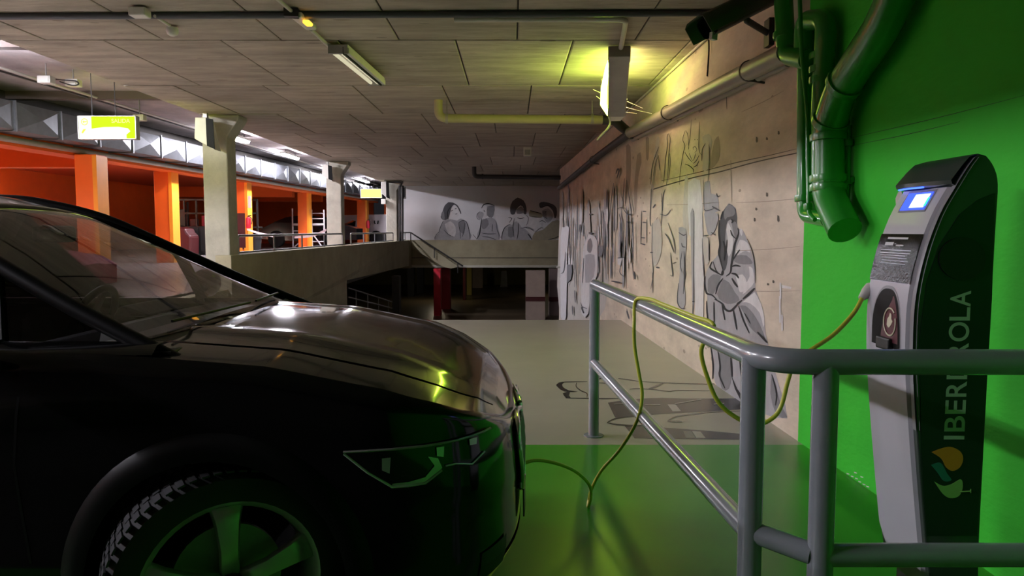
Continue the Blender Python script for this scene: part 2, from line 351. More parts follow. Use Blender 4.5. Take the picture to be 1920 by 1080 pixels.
speaker(714, 730, 341, 373, 28.4, 'pale wedge shaped speaker on the farthest grey column')
# guard rails on the left parapet
def px_(y): return -4.52+.0152*(y-12.3)-.12
def guard(ya, yb, n, label):
    o = thing('guard_rail', (px_(ya), ya, 1.05), label, 'railing', 'low railings on the sloping parapet')
    P = lambda y, z: Vector((px_(y), y, z))
    MB().tube(fillet([P(ya,1.05),P(ya,1.36),P(yb,1.36),P(yb,1.05)], .05), .022, 8).build('top_rail', M['gmetal'], o, smooth=60)
    for i in range(1, n):
        y = ya+(yb-ya)*i/n; MB().tube([P(y,1.05),P(y,1.35)], .018, 6).build('post', M['steel'], o, smooth=60)
    MB().beam(P(ya+.05,1.075), P(yb-.05,1.075), .04, .03).build('bottom_rail', M['steel'], o)
guard(13.0, 20.5, 4, 'low metal railing on parapet between nearest and middle columns')
guard(21.5, 28.4, 4, 'low metal railing on parapet between middle and farthest columns')
guard(29.5, 31.3, 2, 'short metal railing on parapet beyond the farthest column')
# ------------------------------------------------------------------ orange bay
def ocol(u0, u1, Y, label, band=False, d=.38):
    a = at_y(u0, 400, Y); b = at_y(u1, 400, Y); z0 = zl(Y)
    o = struct(thing('orange_column', ((a.x+b.x)/2, Y+d/2, z0), label, 'column')); del o['category']
    mb = MB(); mb.box(a.x,b.x,Y,Y+d,z0,2.86); s_ = mb.build('shaft', M['orange'], o, bev=.015)
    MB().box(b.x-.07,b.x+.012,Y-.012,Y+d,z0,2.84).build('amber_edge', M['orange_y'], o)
    if band:
        box(a.x-.006,b.x-.07,Y-.014,Y+.02,z0+.12,1.95).build('maroon_band', M['dred'], o)
        for i in range(3):
            box(a.x+i*.13,a.x+i*.13+.075,Y-.02,Y+.01,z0,z0+.16).build('chequer', M['orange_y'], o)
    return o
ocol(143, 184, 14.4, 'nearest orange column seen over the black car roof')
ocol(290, 323, 18.5, 'orange column between exit sign and nearest grey column')
ocol(440, 464, 22.5, 'orange column with maroon lower half and yellow chequer base', True)
ocol(558, 579, 28.8, 'orange column beside the scaffold tower')
ocol(669, 688, 36.0, 'far orange column before the white van')
ocol(720, 730, 38.5, 'farthest slim orange column at the end of the bay')
D0, D1 = Vector((-8.65, 5.5, 0)), Vector((-6.75, 39, 0))
def dpt(t, off, z): p = D0.lerp(D1, t); return Vector((p.x+off, p.y, z))
bo = struct(MB().prism([dpt(0,-.45,2.84),dpt(0,.0,2.84),dpt(0,.0,3.05),dpt(0,-.45,3.05)], D1-D0).build('beam_orange', M['orange']), 'orange edge beam over the orange columns')
struct(MB().prism([dpt(0,-.45,3.05),dpt(0,-.15,3.05),dpt(0,-.15,3.75),dpt(0,-.45,3.75)], D1-D0).build('beam_upper', M['dark']))
for i, y in enumerate((12, 15.6, 29.5, 34)):
    struct(box(-13.6,-8.4,y,y+.35,2.72,3.12).build('trim_%d' % (i+3), M['orange']))
MB().tube([dpt(.02,.06,2.93), dpt(.99,.06,2.93)], .05, 10).build('cable_pipe', M['pvc_grey'], None, smooth=60)
tag(bpy.data.objects['cable_pipe'], 'grey pipe running under the silver duct along orange beam', 'pipe')
# silver duct of cross-broken panels
du = thing('air_duct', dpt(0,.2,3.0), 'silver sheet metal air duct with cross creased panels above orange columns', 'duct')
N = 30; DL = (D1-D0)/N; dz0, dz1, dw = 3.02, 3.46, .5
seg0 = None
for i in range(N):
    if seg0 is None:
        p = D0+Vector((-.02,0,0)); q = p+DL; mb = MB(); R = dw
        A = [Vector((p.x+R,p.y,dz0)),Vector((q.x+R,q.y,dz0)),Vector((q.x+R,q.y,dz1)),Vector((p.x+R,p.y,dz1))]; c = sum(A, Vector())/4+Vector((.07,0,0))
        mb.add(A+[c], [(0,1,4),(1,2,4),(2,3,4),(3,0,4)])
        B = [Vector((p.x,p.y,dz0)),Vector((p.x+R,p.y,dz0)),Vector((q.x+R,q.y,dz0)),Vector((q.x,q.y,dz0))]; c = sum(B, Vector())/4-Vector((0,0,.02))
        mb.add(B+[c], [(0,1,4),(1,2,4),(2,3,4),(3,0,4)])
        mb.add([(p.x,p.y,dz1),(p.x+R,p.y,dz1),(q.x+R,q.y,dz1),(q.x,q.y,dz1),(p.x,p.y,dz0),(q.x,q.y,dz0)], [(0,1,2,3),(0,3,5,4)])
        seg0 = mb.build('duct_panel', M['steel'], du)
        f0 = MB().box(p.x-.01,p.x+R+.025,p.y-.02,p.y+.02,dz0-.025,dz1+.02).build('duct_flange', M['steel'], du)
    else:
        for o in (seg0, f0):
            c = o.copy(); COL.objects.link(c); c.location = o.location+DL*i
# bay furniture
car_n = [0]
def far_car(x0, x1, y0, y1, zb, prof, name, label, body, cat, nose=1):
    o = thing(name, ((x0+x1)/2, y0, zb), label, cat); L = x1-x0
    pts = [(x0+L*a, zb+h) for a, h in prof]
    yin = .14
    mb = MB(); lo = [(x, z) for x, z in pts]
    rows = []
    for k, (yy, ins) in enumerate(((y0,0),(y0+.02,0),(y1-.02,0),(y1,0))):
        rows.append([(x, yy+(max(0, z-zb-.75)*.22 if k < 2 else -max(0, z-zb-.75)*.22), z) for x, z in lo])
    mb.grid(rows); mb.add(rows[0], [tuple(range(len(lo)))]); mb.add(rows[-1], [tuple(range(len(lo)))])
    mb.build('body', body, o, smooth=25)
    return o
o = far_car(-10.3,-6.2,30.7,32.0,.78,[(0,.35),(.0,.62),(.08,.75),(.2,1.0),(.34,1.22),(.5,1.28),(.7,1.2),(.86,.9),(1,.75),(1,.3),(.5,.22)],'parked_car','dark parked car behind scaffold in orange bay',M['cardark'],'car')
for x in (-9.4,-7.1): MB().lathe([(0,0),(.31,0),(.33,.03),(.33,.2),(0,.2)], (x,30.64,1.11), (0,1,0), 20).build('wheel', M['rubber'], o, smooth=40)
MB().prism([(-9.5,30.72,1.78),(-9.0,30.75,1.98),(-8.4,30.78,2.02),(-8.4,30.72,1.72)], (0,.02,0)).build('side_window', M['dglass'], o)
MB().prism([(-8.34,30.72,1.72),(-8.34,30.78,2.02),(-7.5,30.77,1.96),(-7.2,30.70,1.72)], (0,.02,0)).build('side_window', M['dglass'], o)
o = far_car(-9.6,-6.1,38,39.8,.78,[(0,.3),(0,.75),(.05,.86),(.2,1.3),(.26,1.42),(.95,1.46),(1,1.4),(1,.25),(.5,.2)],'delivery_van','white van behind far orange column with dark cab window',M['vanw'],'van')
for x in (-9.0,-6.7): MB().lathe([(0,0),(.3,0),(.33,.03),(.33,.2),(0,.2)], (x,37.94,1.1), (0,1,0), 20).build('wheel', M['rubber'], o, smooth=40)
a = [at_y(u, v, 37.95) for u, v in ((646,421),(650,418),(661,413),(667,414),(664,433),(646,435))]
MB().prism(a, (0,.04,0)).build('cab_window', M['dglass'], o)
for u in (702.5, 709):
    MB().tube([at_y(u, 413.5, 37.93), at_y(u-.4, 417, 37.93), at_y(u+(1 if u < 705 else -1), 420, 37.93)], .03, 6).build('door_mark', M['black'], o)
box(-6.9,-6.15,37.96,38.02,.9,1.35).build('rear_bumper', M['black'], o)
# magenta covered car near, seen through windscreen
o = thing('covered_car', (-8.0,12.4,.5), 'parked car under a magenta fabric cover seen through windscreen', 'car')
rows = []
for j in range(24):
    t = j/23; x = -10.6+3.6*t; top = .5+.66*interp([(0,.6),(.1,.85),(.3,1.15),(.6,1.15),(.8,.9),(.95,.78),(1,.55)], t)
    rows.append([(x+.03*math.sin(9*k+j), y+.04*math.sin(3.1*j+k*2), z) for k, (y, z) in enumerate([(11.9,.53),(11.95,.5+.3*(top-.5)),(11.97+.02*math.sin(j*2.2),.5+.62*(top-.5)),(12.05,.5+.85*(top-.5)),(12.25,top),(13,top+.03),(13.5,top),(13.65,.53)])])
MB().grid(rows).build('car_cover', M['pink'], o, smooth=70)
MB().add([rows[-1][k] for k in range(8)], [tuple(range(8))]).build('cover_end', M['pink'], o)
# shelf rack
X0 = at_y(322,400,24).x; X1 = at_y(482,400,24).x
rk = thing('shelf_rack', ((X0+X1)/2,24,.78), 'black open metal rack against the orange wall', 'rack')
for i in range(8):
    x = X0+(X1-X0)*i/7; box(x-.025,x+.025,24,24.05,.78,2.42).build('upright', M['black'], rk)
for z in (1.55,1.98,2.40): box(X0,X1,24,24.5 if z < 1.6 else 24.05,z-.025,z+.025).build('shelf', M['black'], rk)
for i, (u0, u1, v0, v1, d) in enumerate(((334,346,392,420,.2),(356,368,410,421,.25),(378,392,404,421,.25),(349,353,378,404,.1))):
    a = at_y(u0,v0,24.1); b = at_y(u1,v1,24.1); c = box(a.x,b.x,24.08,24.08+d,1.576,max(a.z,1.7)).build('stored_box', [M['black'],M['dred'],M['pink'],M['black']][i], bev=.02)
    tag(c, ['tall black box on the rack shelf','low dark red box on the rack shelf','magenta box at right end of rack shelf','thin black post box on the rack shelf'][i], 'box')
a = at_y(352,424,21.5); b = at_y(396,470,21.5)
o = thing('tool_cabinet', ((a.x+b.x)/2,21.5,zl(21.5)), 'black cabinet in shade between orange and grey columns', 'cabinet')
box(a.x,b.x,21.5,22.1,zl(21.5)+.03,a.z).build('body', M['black'], o, bev=.02)
for k in range(2): box(a.x+.03+k*(b.x-a.x)/2,a.x-.03+(k+1)*(b.x-a.x)/2,21.48,21.5,zl(21.5)+.1,a.z-.05).build('door', M['interior'], o)
a = at_y(318,420,20.8); b = at_y(357,470,20.8)
o = thing('covered_machine', ((a.x+b.x)/2,20.8,zl(20.8)), 'squat dark red covered machine beside the black cabinet', 'machine')
MB().prism([(a.x,20.8,.74),(b.x,20.8,.74),(b.x+.02,20.8,1.3),(b.x-.08,20.8,1.38),(b.x-.12,20.8,1.5),(a.x+.1,20.8,1.56),(a.x,20.8,1.5)], (0,.6,0)).build('cover', M['dred'], o, bev=.05)
box(a.x-.01,b.x+.01,20.78,21.42,.74,.8).build('skirt', M['black'], o)
# scaffold
sc = thing('scaffold_tower', (at_y(584,440,29.9).x,29.9,.78), 'white metal scaffold tower beside an orange column', 'scaffold')
for u, v in ((548,391),(584,393),(607,393)):
    p = at_y(u, v, 29.9); MB().tube([p, (p.x,p.y,.785)], .03, 8).build('pole', M['vanw'], sc, smooth=60)
for v, uu in ((400,(584,607)),(410,(584,607)),(421,(577,607)),(437,(577,607)),(453,(577,607)),(421,(548,560)),(433,(548,560))):
    MB().tube([at_y(uu[0],v,29.9), at_y(uu[1],v,29.9)], .022 if v != 421 else .045, 8).build('rung', M['vanw'], sc, smooth=60)
MB().tube([at_y(588,441,29.85), at_y(604,463,29.85)], .025, 8).build('brace', M['vanw'], sc); MB().tube([at_y(577,428,29.85), at_y(586,438,29.85)], .025, 8).build('brace', M['vanw'], sc)
MB().tube([at_y(552,463,29.85), at_y(574,443,29.85)], .025, 8).build('brace', M['vanw'], sc)
def ribbon3(pts, h, name, m, label, cat):
    P = smooth_path(pts, 6); mb = MB(); mb.grid([[p for p in P],[p-Vector((0,0,h)) for p in P]]); return tag(mb.build(name, m, thick=.004), label, cat)
ribbon3([at_y(463,428,22.3), at_y(485,435,22.6), at_y(512,441,23)], .06, 'barrier_tape', M['tape'], 'white and pink barrier tape sagging from maroon banded column', 'tape')
ribbon3([at_y(552,443,28.4), at_y(585,440,28.3), at_y(612,429,28.0)], .08, 'barrier_tape', M['tape'], 'white and pink barrier tape beside the scaffold', 'tape')
def extinguisher(u, v0, v1, Y, label):
    a = at_y(u, v0, Y); b = at_y(u, v1, Y); h = a.z-b.z; r = h*.2
    o = thing('fire_extinguisher', (a.x,Y,b.z), label, 'extinguisher', 'fire extinguishers on orange columns')
    MB().lathe([(0,0),(r*.95,0),(r,.02),(r,h*.72),(r*.8,h*.82),(r*.35,h*.87),(r*.35,h*.9),(0,h*.9)], b, (0,0,1), 16).build('cylinder', M['extred'], o, smooth=50)
    MB().tube([b+Vector((0,0,h*.9)), b+Vector((0,0,h*.96)), b+Vector((r*1.2,0,h))], .018, 6).build('valve', M['black'], o)
    MB().tube(smooth_path([b+Vector((r*.6,-.02,h*.9)), b+Vector((r*1.6,-.03,h*.7)), b+Vector((r*1.2,-.03,h*.3))]), .012, 6).build('hose', M['black'], o)
    box(a.x-r,a.x+r*.2,Y+r*.9,Y+r+.12,b.z+h*.4,b.z+h*.5).build('bracket', M['gmetal'], o)
extinguisher(466, 404, 428, 22.2, 'red fire extinguisher on maroon banded orange column')
extinguisher(690, 411, 428, 35.86, 'red fire extinguisher on far orange column before van')
q = at_y(469,375,22.45); c = box(q.x-.06,q.x+.03,22.43,22.45,2.1,2.45).build('column_notice', M['tape']); tag(c, 'small pale notice strip on maroon banded column edge', 'sign')
a = at_y(466,440,23.5); o = thing('bay_bin', (a.x+.15,23.5,.78), 'small dark bin behind railing beside maroon banded column', 'bin')
MB().lathe([(0,0),(.15,0),(.19,.42),(.21,.42),(.21,.46),(.17,.46),(.13,.03)], (a.x+.2,23.5,.785), (0,0,1), 16).build('bucket', M['interior'], o, smooth=40)
MB().tube(smooth_path([(a.x,23.5,1.23),(a.x+.2,23.5,1.42),(a.x+.4,23.5,1.23)]), .012, 6).build('handle', M['gmetal'], o)
# ------------------------------------------------------------------ lamps
def lamp(x, y, z, L, label, m, group, housing=True):
    o = thing('ceiling_lamp', (x,y,z), label, 'lamp', group)
    MB().prism([(x-.09,y,z+.08),(x+.09,y,z+.08),(x+.07,y,z+.03),(x-.07,y,z+.03)], (0,L,0)).build('housing', M['wplast'], o)
    MB().prism([(x-.06,y+.03,z+.029),(x+.06,y+.03,z+.029),(x+.045,y+.03,z-.015),(x-.045,y+.03,z-.015)], (0,L-.06,0)).build('diffuser', m, o)
    for yy in (y+.25, y+L-.25): box(x-.012,x+.012,yy-.012,yy+.012,z+.08,3.75 if z > 3.3 or z < 0 else HC+.02).build('stem', M['gmetal'], o)
    return o
LX = -6.5; LZ = 3.60
names = {.4:'white tube lamp over raised bay level with the viewpoint', 4.9:'white tube lamp over raised bay left of the black car',
 8.3:'bright white tube lamp at left picture edge above exit sign', 17.6:'bright white tube lamp just right of nearest grey column', 22.0:'bright white tube lamp left of middle grey column', 27.5:'bright white tube lamp behind middle grey column', 33.5:'farthest white tube lamp above the second exit sign'}
base = None
for y, lb in names.items():
    if base is None: base = lamp(LX, y, LZ, 1.5, lb, M['tube'], 'white lamps in a row over the raised bay'); by = y
    else: copy_tree(base, (0, y-by, 0), lb)
ob = None
for y, lb in ((10.2,'tube lamp inside orange bay beyond left picture edge'),(17.4,'tube lamp deep inside orange bay by its side wall')):
    o = lamp(-11 if y < 12 else -13.2, y, 3.02, 1.5, lb, M['tubeo'], 'lamps inside orange bay')
# lower level lamps
for i, (x, y, lb) in enumerate(((-3.6,37,'small ceiling lamp of lower level behind red column'),(-8.2,30,'small bright lamp under slab beside lower stair'),(2.6,40,'small lamp of lower level behind beige pillar'))):
    o = thing('lower_lamp', (x,y,-.2), lb, 'lamp'); box(x-.2,x+.2,y-.08,y+.08,-.16,-.1).build('housing', M['wplast'], o); box(x-.18,x+.18,y-.06,y+.06,-.19,-.16).build('diffuser', M['tubel'], o)
# dim lamp on main ceiling
a = at_z(634,97,HC-.1); b = at_z(706,157,HC-.1)
o = thing('tube_lamp', a, 'dim cream twin tube lamp lying on ceiling left of centre', 'lamp')
dx = (b-a).normalized(); sx = dx.cross(Vector((0,0,1))).normalized()
MB().beam(a+Vector((0,0,.055)), b+Vector((0,0,.055)), .2, .035).build('housing', M['wplast'], o, bev=.01)
MB().beam(a+sx*.09+Vector((0,0,.01)), b+sx*.09+Vector((0,0,.01)), .035, .05).build('reflector', M['wplast'], o)
for k in (-.055, .03): MB().tube([a+sx*k+Vector((0,0,.0))+dx*.06, b+sx*k-dx*.06], .02, 8).build('tube', M['tubed'], o, smooth=60)
MB().beam(a+sx*.055+Vector((0,0,.005))-dx*.02, b+sx*.055+Vector((0,0,.005)), .01, .07).build('louvre', M['black'], o)
for k in (0, 1): c = a.lerp(b, k); MB().beam(c-dx*.02+Vector((0,0,.02)), c+dx*.02+Vector((0,0,.02)), .19, .08).build('end_cap', M['gmetal'], o)
# drooping yellow-green lamp at the right
a = at_y(1161,108,7.9); b = at_y(1156,216,9.35)
o = thing('hanging_lamp', a, 'glowing yellow-green tube lamp sagging from ceiling near right wall', 'lamp')
dx = (b-a).normalized(); sx = dx.cross(Vector((0,0,1))).normalized(); sz = sx.cross(dx).normalized()
MB().beam(a, b, .215, .05, sz).build('housing', M['gmetal'], o, bev=.012)
MB().beam(a-dx*.08+sz*.03, a+dx*.06+sz*.03, .225, .12, sz).build('end_cap', M['gmetal'], o, bev=.01)
MB().prism([b-sx*.1075, b+sx*.1075, b+sx*.05+dx*.16-sz*.01, b-sx*.085+dx*.16-sz*.01], sz*.04).build('end_cap', M['wplast'], o)
pp = [a+dx*.12, a+dx*.3, a+dx*.8, a+dx*1.25, b+dx*.08]
mb = MB(); mb.tube([p-sx*(.105+k)+sz*.035 for p, k in zip(pp, (0,.015,.045,.05,.0))], .03, 10, radii=[.008,.02,.035,.038,.008]); mb.build('diffuser', M['tubey'], o, smooth=60)
MB().tube([a+dx*.12+sx*.06+sz*.06, b-dx*.05+sx*.06+sz*.06], .022, 8).build('tube', M['tubew'], o, smooth=60)
MB().tube([a-dx*.02+sz*.06, at_z(1166,96,HC-.02)], .02, 8).build('suspension', M['gmetal'], o)
MB().tube(smooth_path([b-sx*.09, at_y(1144,228,9.45), at_y(1140,240,9.5), at_y(1120,262,9.7)]), .012, 6).build('loose_wire', M['lconduit'], o)
cw = thing('cobweb', b, 'dusty cobweb strands hanging from sagging lamp end', 'cobweb')
for pts in (((1176,185),(1172,196),(1170,205),(1168,214),(1177,227)),((1174,201),(1196,207),(1222,213)),((1172,210),(1194,213)),((1176,190),(1205,203)),((1138,178),(1133,170),(1130,158),(1128,148)),((1138,182),(1122,172),(1112,168)),((1140,198),(1128,188),(1118,180))):
    MB().tube(smooth_path([at_y(u,v,9.3) for u, v in pts], 3), .0028, 5).build('strand', M['wplast'], cw)
# emergency light with amber glow, boxes and conduits
def cpt(u, v, z=HC-.03): return at_z(u, v, z)
def tube_thing(name, pts, r, m, label, cat, n=10, k=None):
    mb = MB(); mb.tube(pts, r, n); return tag(mb.build(name, m, None, smooth=60), label, cat)
tube_thing('ceiling_conduit', [Vector((-5,6.72,HC-.03)), Vector((1.93,6.60,HC-.03))], .028, M['conduit'], 'dark conduit crossing the ceiling from edge to edge', 'conduit')
a = cpt(1163,96); b = cpt(1176,33)
tube_thing('ceiling_conduit', fillet([Vector((-.5,6.78,HC-.035)), b+Vector((0,.05,0)), a], .12), .024, M['lconduit'], 'pale bent conduit feeding the sagging yellow lamp', 'conduit')
tube_thing('ceiling_conduit', [cpt(516,-6), cpt(548,22)], .016, M['lconduit'], 'thin pale conduit above the amber emergency light', 'conduit')
tube_thing('ceiling_conduit', [cpt(583,55), cpt(630,99)], .018, M['lconduit'], 'thin pale conduit between amber light and dim tube lamp', 'conduit')
o = thing('emergency_light', cpt(573,38), 'small emergency light glowing amber on ceiling conduit', 'lamp')
MB().beam(cpt(554,27,HC-.05), cpt(584,52,HC-.05), .10, .05).build('housing', M['wplast'], o, bev=.015)
MB().beam(cpt(573,40,HC-.09), cpt(581,47,HC-.09), .06, .03).build('amber_lens', M['amber'], o, bev=.012)
MB().beam(cpt(533,24,HC-.04), cpt(560,25,HC-.04), .08, .07).build('junction_box', M['black'], o)
o = thing('smoke_detector', cpt(322,55), 'white smoke detector on short conduit near top left', 'detector')
MB().lathe([(0,0),(.05,0),(.055,-.03),(.045,-.06),(.02,-.075),(0,-.075)], cpt(323,52,HC-.02), (0,0,1), 16).build('head', M['wplast'], o, smooth=50)
MB().tube([cpt(290,30,HC-.04), cpt(318,48,HC-.04)], .013, 8).build('conduit', M['lconduit'], o)
MB().beam(cpt(246,24,HC-.05), cpt(278,24,HC-.05), .12, .07).build('junction_box', M['wplast'], o, bev=.01)
o = thing('ceiling_sensor', cpt(988,287), 'small pale sensor box under ceiling before the black pipe', 'sensor')
p = cpt(989,284,HC-.1); box(p.x-.09,p.x+.09,p.y,p.y+.1,HC-.2,HC-.0).build('housing', M['wplast'], o, bev=.01); box(p.x-.06,p.x+.06,p.y-.01,p.y,HC-.17,HC-.06).build('cover', M['gmetal'], o)
# cream pipe across ceiling and black pipe further back
z = at_y(830,222,11.1).z
P = [at_y(820,222,11.1)]
xa = at_y(822,222,11.1).x; xb = at_y(1136,226,11.1).x
o = thing('drain_pipe', (xa,11.1,HC), 'cream drain pipe running under ceiling toward right wall', 'pipe')
MB().tube(fillet([(xa,11.1,HC),(xa,11.1,z),(xb,11.1,z-.02)], .13), .062, 14).build('pipe', M['pvc_cream'], o, smooth=60)
for u in (838, 1110): x = at_y(u,222,11.1).x; MB().lathe([(.064,-.02),(.074,-.02),(.074,.02),(.064,.02)], (x,11.1,z-.005), (1,0,0), 16, True).build('collar', M['pvc_grey'], o, smooth=40); MB().tube([(x,11.1,z),(x,11.1,HC)], .008, 6).build('hanger', M['gmetal'], o)
MB().tube(fillet([(xb-.05,11.1,z-.02),(xb+.12,11.1,z-.02),(xb+.25,11.25,z-.1),(xb+.33,11.45,2.93)], .1), .07, 12).build('elbow', M['pvc_dark'], o, smooth=60)
z = at_y(900,331,22.6).z; xa = at_y(889,331,22.6).x
o = thing('drain_pipe', (xa,22.6,HC), 'black drain pipe under ceiling before the back wall', 'pipe')
MB().tube(fillet([(xa,22.6,HC),(xa,22.6,z),(1.42,22.6,z-.03)], .12), .065, 12).build('pipe', M['pvc_dark'], o, smooth=60)
MB().lathe([(.066,-.02),(.08,-.02),(.08,.02),(.066,.02)], (xa+.25,22.6,z), (1,0,0), 14, True).build('collar', M['pvc_dark'], o)
# grey pipe along right wall
o = thing('wall_pipe', at_wall(1400,140,.12), 'large grey drain pipe along the top of right wall', 'pipe')
pts = [at_wall(1475,98,.13), at_wall(1320,176,.12), at_wall(1180,250,.11), at_wall(1122,292,.10), at_wall(1048,352,.09)]
MB().tube([pts[0], pts[1], pts[2]], .072, 16).build('pipe', M['pvc_grey'], o, smooth=60)
MB().tube([pts[2], pts[3], pts[4]], .06, 12).build('pipe', M['pvc_dark'], o, smooth=60)
MB().tube([at_wall(1478,118,.05), at_wall(1186,262,.05)], .03, 10).build('lower_pipe', M['pvc_grey'], o, smooth=60)
for u, v, r in ((1405,133,.082),(1252,211,.082),(1182,249,.085),(1112,299,.07)):
    c = at_wall(u, v, .12); d = (pts[0]-pts[2]).normalized(); MB().lathe([(r-.008,-.012),(r,-.012),(r,.012),(r-.008,.012)], c, d, 18, True).build('clamp', M['pvc_dark'], o, smooth=40)
    MB().tube([c-Vector((0,0,.07)), Vector((wx(c.y), c.y, c.z-.09))], .01, 6).build('bracket', M['pvc_dark'], o)
tube_thing('wall_conduit', [at_wall(1326,70,.03), at_wall(1196,190,.03), at_wall(1120,262,.03)], .014, M['lconduit'], 'thin pale conduit following the wall and ceiling corner', 'conduit')
tube_thing('wall_cable', smooth_path([at_wall(1329,74,.02), at_wall(1329,100,.02), at_wall(1326,143,.02)]), .008, M['pvc_dark'], 'short dark cable hanging on wall under security camera', 'cable', 6)
# ------------------------------------------------------------------ security camera
bs = at_wall(1447,62,.0); o = thing('security_camera', bs, 'dark security camera in weather housing on wall bracket at top', 'camera')
f_ = at_y(1321,54,5.35); r_ = at_y(1452,-12,5.75); ax = (r_-f_).normalized(); sd = Vector((0,1,0)); sd = (sd-ax*sd.dot(ax)).normalized(); up = sd.cross(ax).normalized()
if up.z < 0: up = -up
def ring(c, wv, hv): return [c+sd*wv*math.cos(t)*1.0+up*hv*math.sin(t) for t in [2*math.pi*i/20+.01 for i in range(20)]]
def sq(c, wv, hv):
    out = []
    for i in range(24):
        t = 2*math.pi*i/24; cs, sn = math.cos(t), math.sin(t); k = 4
        out.append(c+sd*wv*math.copysign(abs(cs)**(2/k), cs)+up*hv*math.copysign(abs(sn)**(2/k), sn))
    return out
mb = MB(); A = sq(f_+ax*.03, .075, .07); B = sq(r_, .075, .07); mb.add(A+B, [(i, (i+1) % 24, 24+(i+1) % 24, 24+i) for i in range(24)]+[tuple(range(24, 48))]); mb.build('housing', mat('camera_housing', (.03,.03,.025), .4), o, smooth=40)
mb = MB(); sh = lambda c: [c+sd*x+up*y for x, y in ((-.1,-.055),(-.098,.07),(-.06,.09),(.06,.09),(.098,.07),(.1,-.055))]; mb.grid([sh(f_-ax*.06), sh(r_+ax*.0)]); mb.build('sun_shield', mat('camera_shield', (.07,.066,.042), .4), o, smooth=30, thick=.006)
mb = MB(); mb.add(sq(f_+ax*.05, .066, .061), [tuple(range(24))]); mb.build('front_window', M['dglass'], o)
MB().lathe([(0,-.012),(.03,-.012),(.035,.02)], f_+ax*.045, -ax, 18).build('lens', M['dglass'], o, smooth=40)
MB().beam(f_+ax*.02-up*.06, f_+ax*.06-up*.085, .03, .05).build('cable_gland', M['wplast'], o)
m_ = f_.lerp(r_, .52)-up*.07; e_ = Vector((m_.x, m_.y, bs.z))
MB().tube(fillet([m_, e_-Vector((0,0,.0)), Vector((wx(bs.y)-.03, bs.y, bs.z))], .015), .024, 10).build('arm', M['pvc_dark'], o, smooth=60)
MB().beam(Vector((wx(bs.y)-.04,bs.y,bs.z)), Vector((wx(bs.y),bs.y,bs.z)), .12, .2).build('wall_plate', M['pvc_dark'], o)
# ------------------------------------------------------------------ green wall pipes
def wpipe(name, pts, r, off, label, collars=(), rr=.1, n=18):
    P = [at_wall(u, v, off) for u, v in pts]
    if pts[0][1] < 0: P[0] = P[1]+(P[0]-P[1])*((HC-.03-P[1].z)/(P[0].z-P[1].z))     # up to the ceiling
    o = thing(name, P[-1], label, 'pipe', 'green pipes on green wall')
    path = fillet(P, rr, 8); MB().tube(path, r, n).build('pipe', M['gpipe'], o, smooth=60)
    for u, v, u2, v2 in collars:
        c = at_wall(u, v, off); d = (at_wall(u2, v2, off)-c).normalized()
        MB().lathe([(r-.005,-.02),(r+.012,-.02),(r+.014,0),(r+.012,.02),(r-.005,.02)], c, d, 20, True).build('collar', M['gpipe'], o, smooth=40)
    return o
wpipe('green_pipe', [(1690,-30),(1655,50),(1578,165),(1553,240),(1553,365),(1584,432)], .094, .125, 'thick green drain pipe slanting down with open lower end', [(1585,155,1655,50),(1557,228,1580,165),(1554,258,1554,300),(1553,335,1553,300),(1553,352,1553,300)], .1)
wpipe('green_pipe', [(1507,96),(1508,38),(1552,36),(1545,110),(1540,225)], .062, .085, 'green pipe bending over at the top beside thick drain', [(1541,105,1541,160),(1541,130,1541,160),(1541,150,1541,160)], .13)
wpipe('green_pipe', [(1468,-20),(1474,104),(1515,112)], .062, .13, 'short green elbow pipe at the top edge beside security camera', [(1471,66,1470,20)], .1)
wpipe('green_pipe', [(1508,100),(1507,404),(1552,412)], .045, .06, 'slim straight green pipe with elbow at its foot', [(1507,372,1507,340)], .09)
wpipe('green_conduit', [(1499,-20),(1503,100),(1514,210),(1516,400),(1528,412)], .014, .19, 'thin green conduit crossing the slim green pipe', [(1515,388,1515,350)], .05, 8)
wpipe('green_conduit', [(1590,235),(1588,345),(1584,400)], .022, .03, 'thin green stub pipe behind thick drain', [(1589,268,1589,300),(1588,340,1588,300)], .05, 10)
o = thing('pipe_bracket', at_wall(1585,338,.0), 'green metal bracket holding the thick green drain', 'bracket')
c = at_wall(1553,338,.125); d = Vector((0,0,1)); MB().lathe([(.096,-.014),(.104,-.014),(.104,.014),(.096,.014)], c, d, 20, True).build('clamp', M['gpipe'], o)
MB().beam(at_wall(1570,338,.05), at_wall(1600,337,.01), .03, .03).build('arm', M['gpipe'], o)
# ------------------------------------------------------------------ left ceiling services
for i, (x, z, lb) in enumerate(((-5.55,3.66,'outermost thin conduit under raised bay ceiling by slab edge'),(-5.75,3.66,'second thin conduit under raised bay ceiling'),(-5.9,3.67,'third thin conduit under raised bay ceiling'),(-7.0,3.64,'thin conduit beyond the white lamps under raised bay ceiling'),(-7.15,3.64,'innermost thin conduit under raised bay ceiling'))):
    tube_thing('bay_conduit', [(x,4,z),(x+.5,38,z)], .016+.004*(i % 2), [M['lconduit'],M['pvc_dark'],M['lconduit'],M['lconduit'],M['pvc_dark']][i], lb, 'conduit', 8)
for u, v, Y, lb in ((87,150,10.8,'pale junction box on conduits near left lamp'),(138,156,11.2,'small pale junction box above exit sign'),(262,221,13.0,'pale junction box right of exit sign top')):
    p = at_y(u, v, Y); o = thing('junction_box', p, lb, 'box'); box(p.x-.09,p.x+.09,p.y-.07,p.y+.07,p.z-.05,p.z+.05).build('case', M['wplast'], o, bev=.01); box(p.x-.07,p.x+.07,p.y-.08,p.y-.07,p.z-.035,p.z+.035).build('lid', M['wplast'], o); MB().tube([p+Vector((0,0,.05)), (p.x,p.y,3.75)], .01, 6).build('stem', M['gmetal'], o)
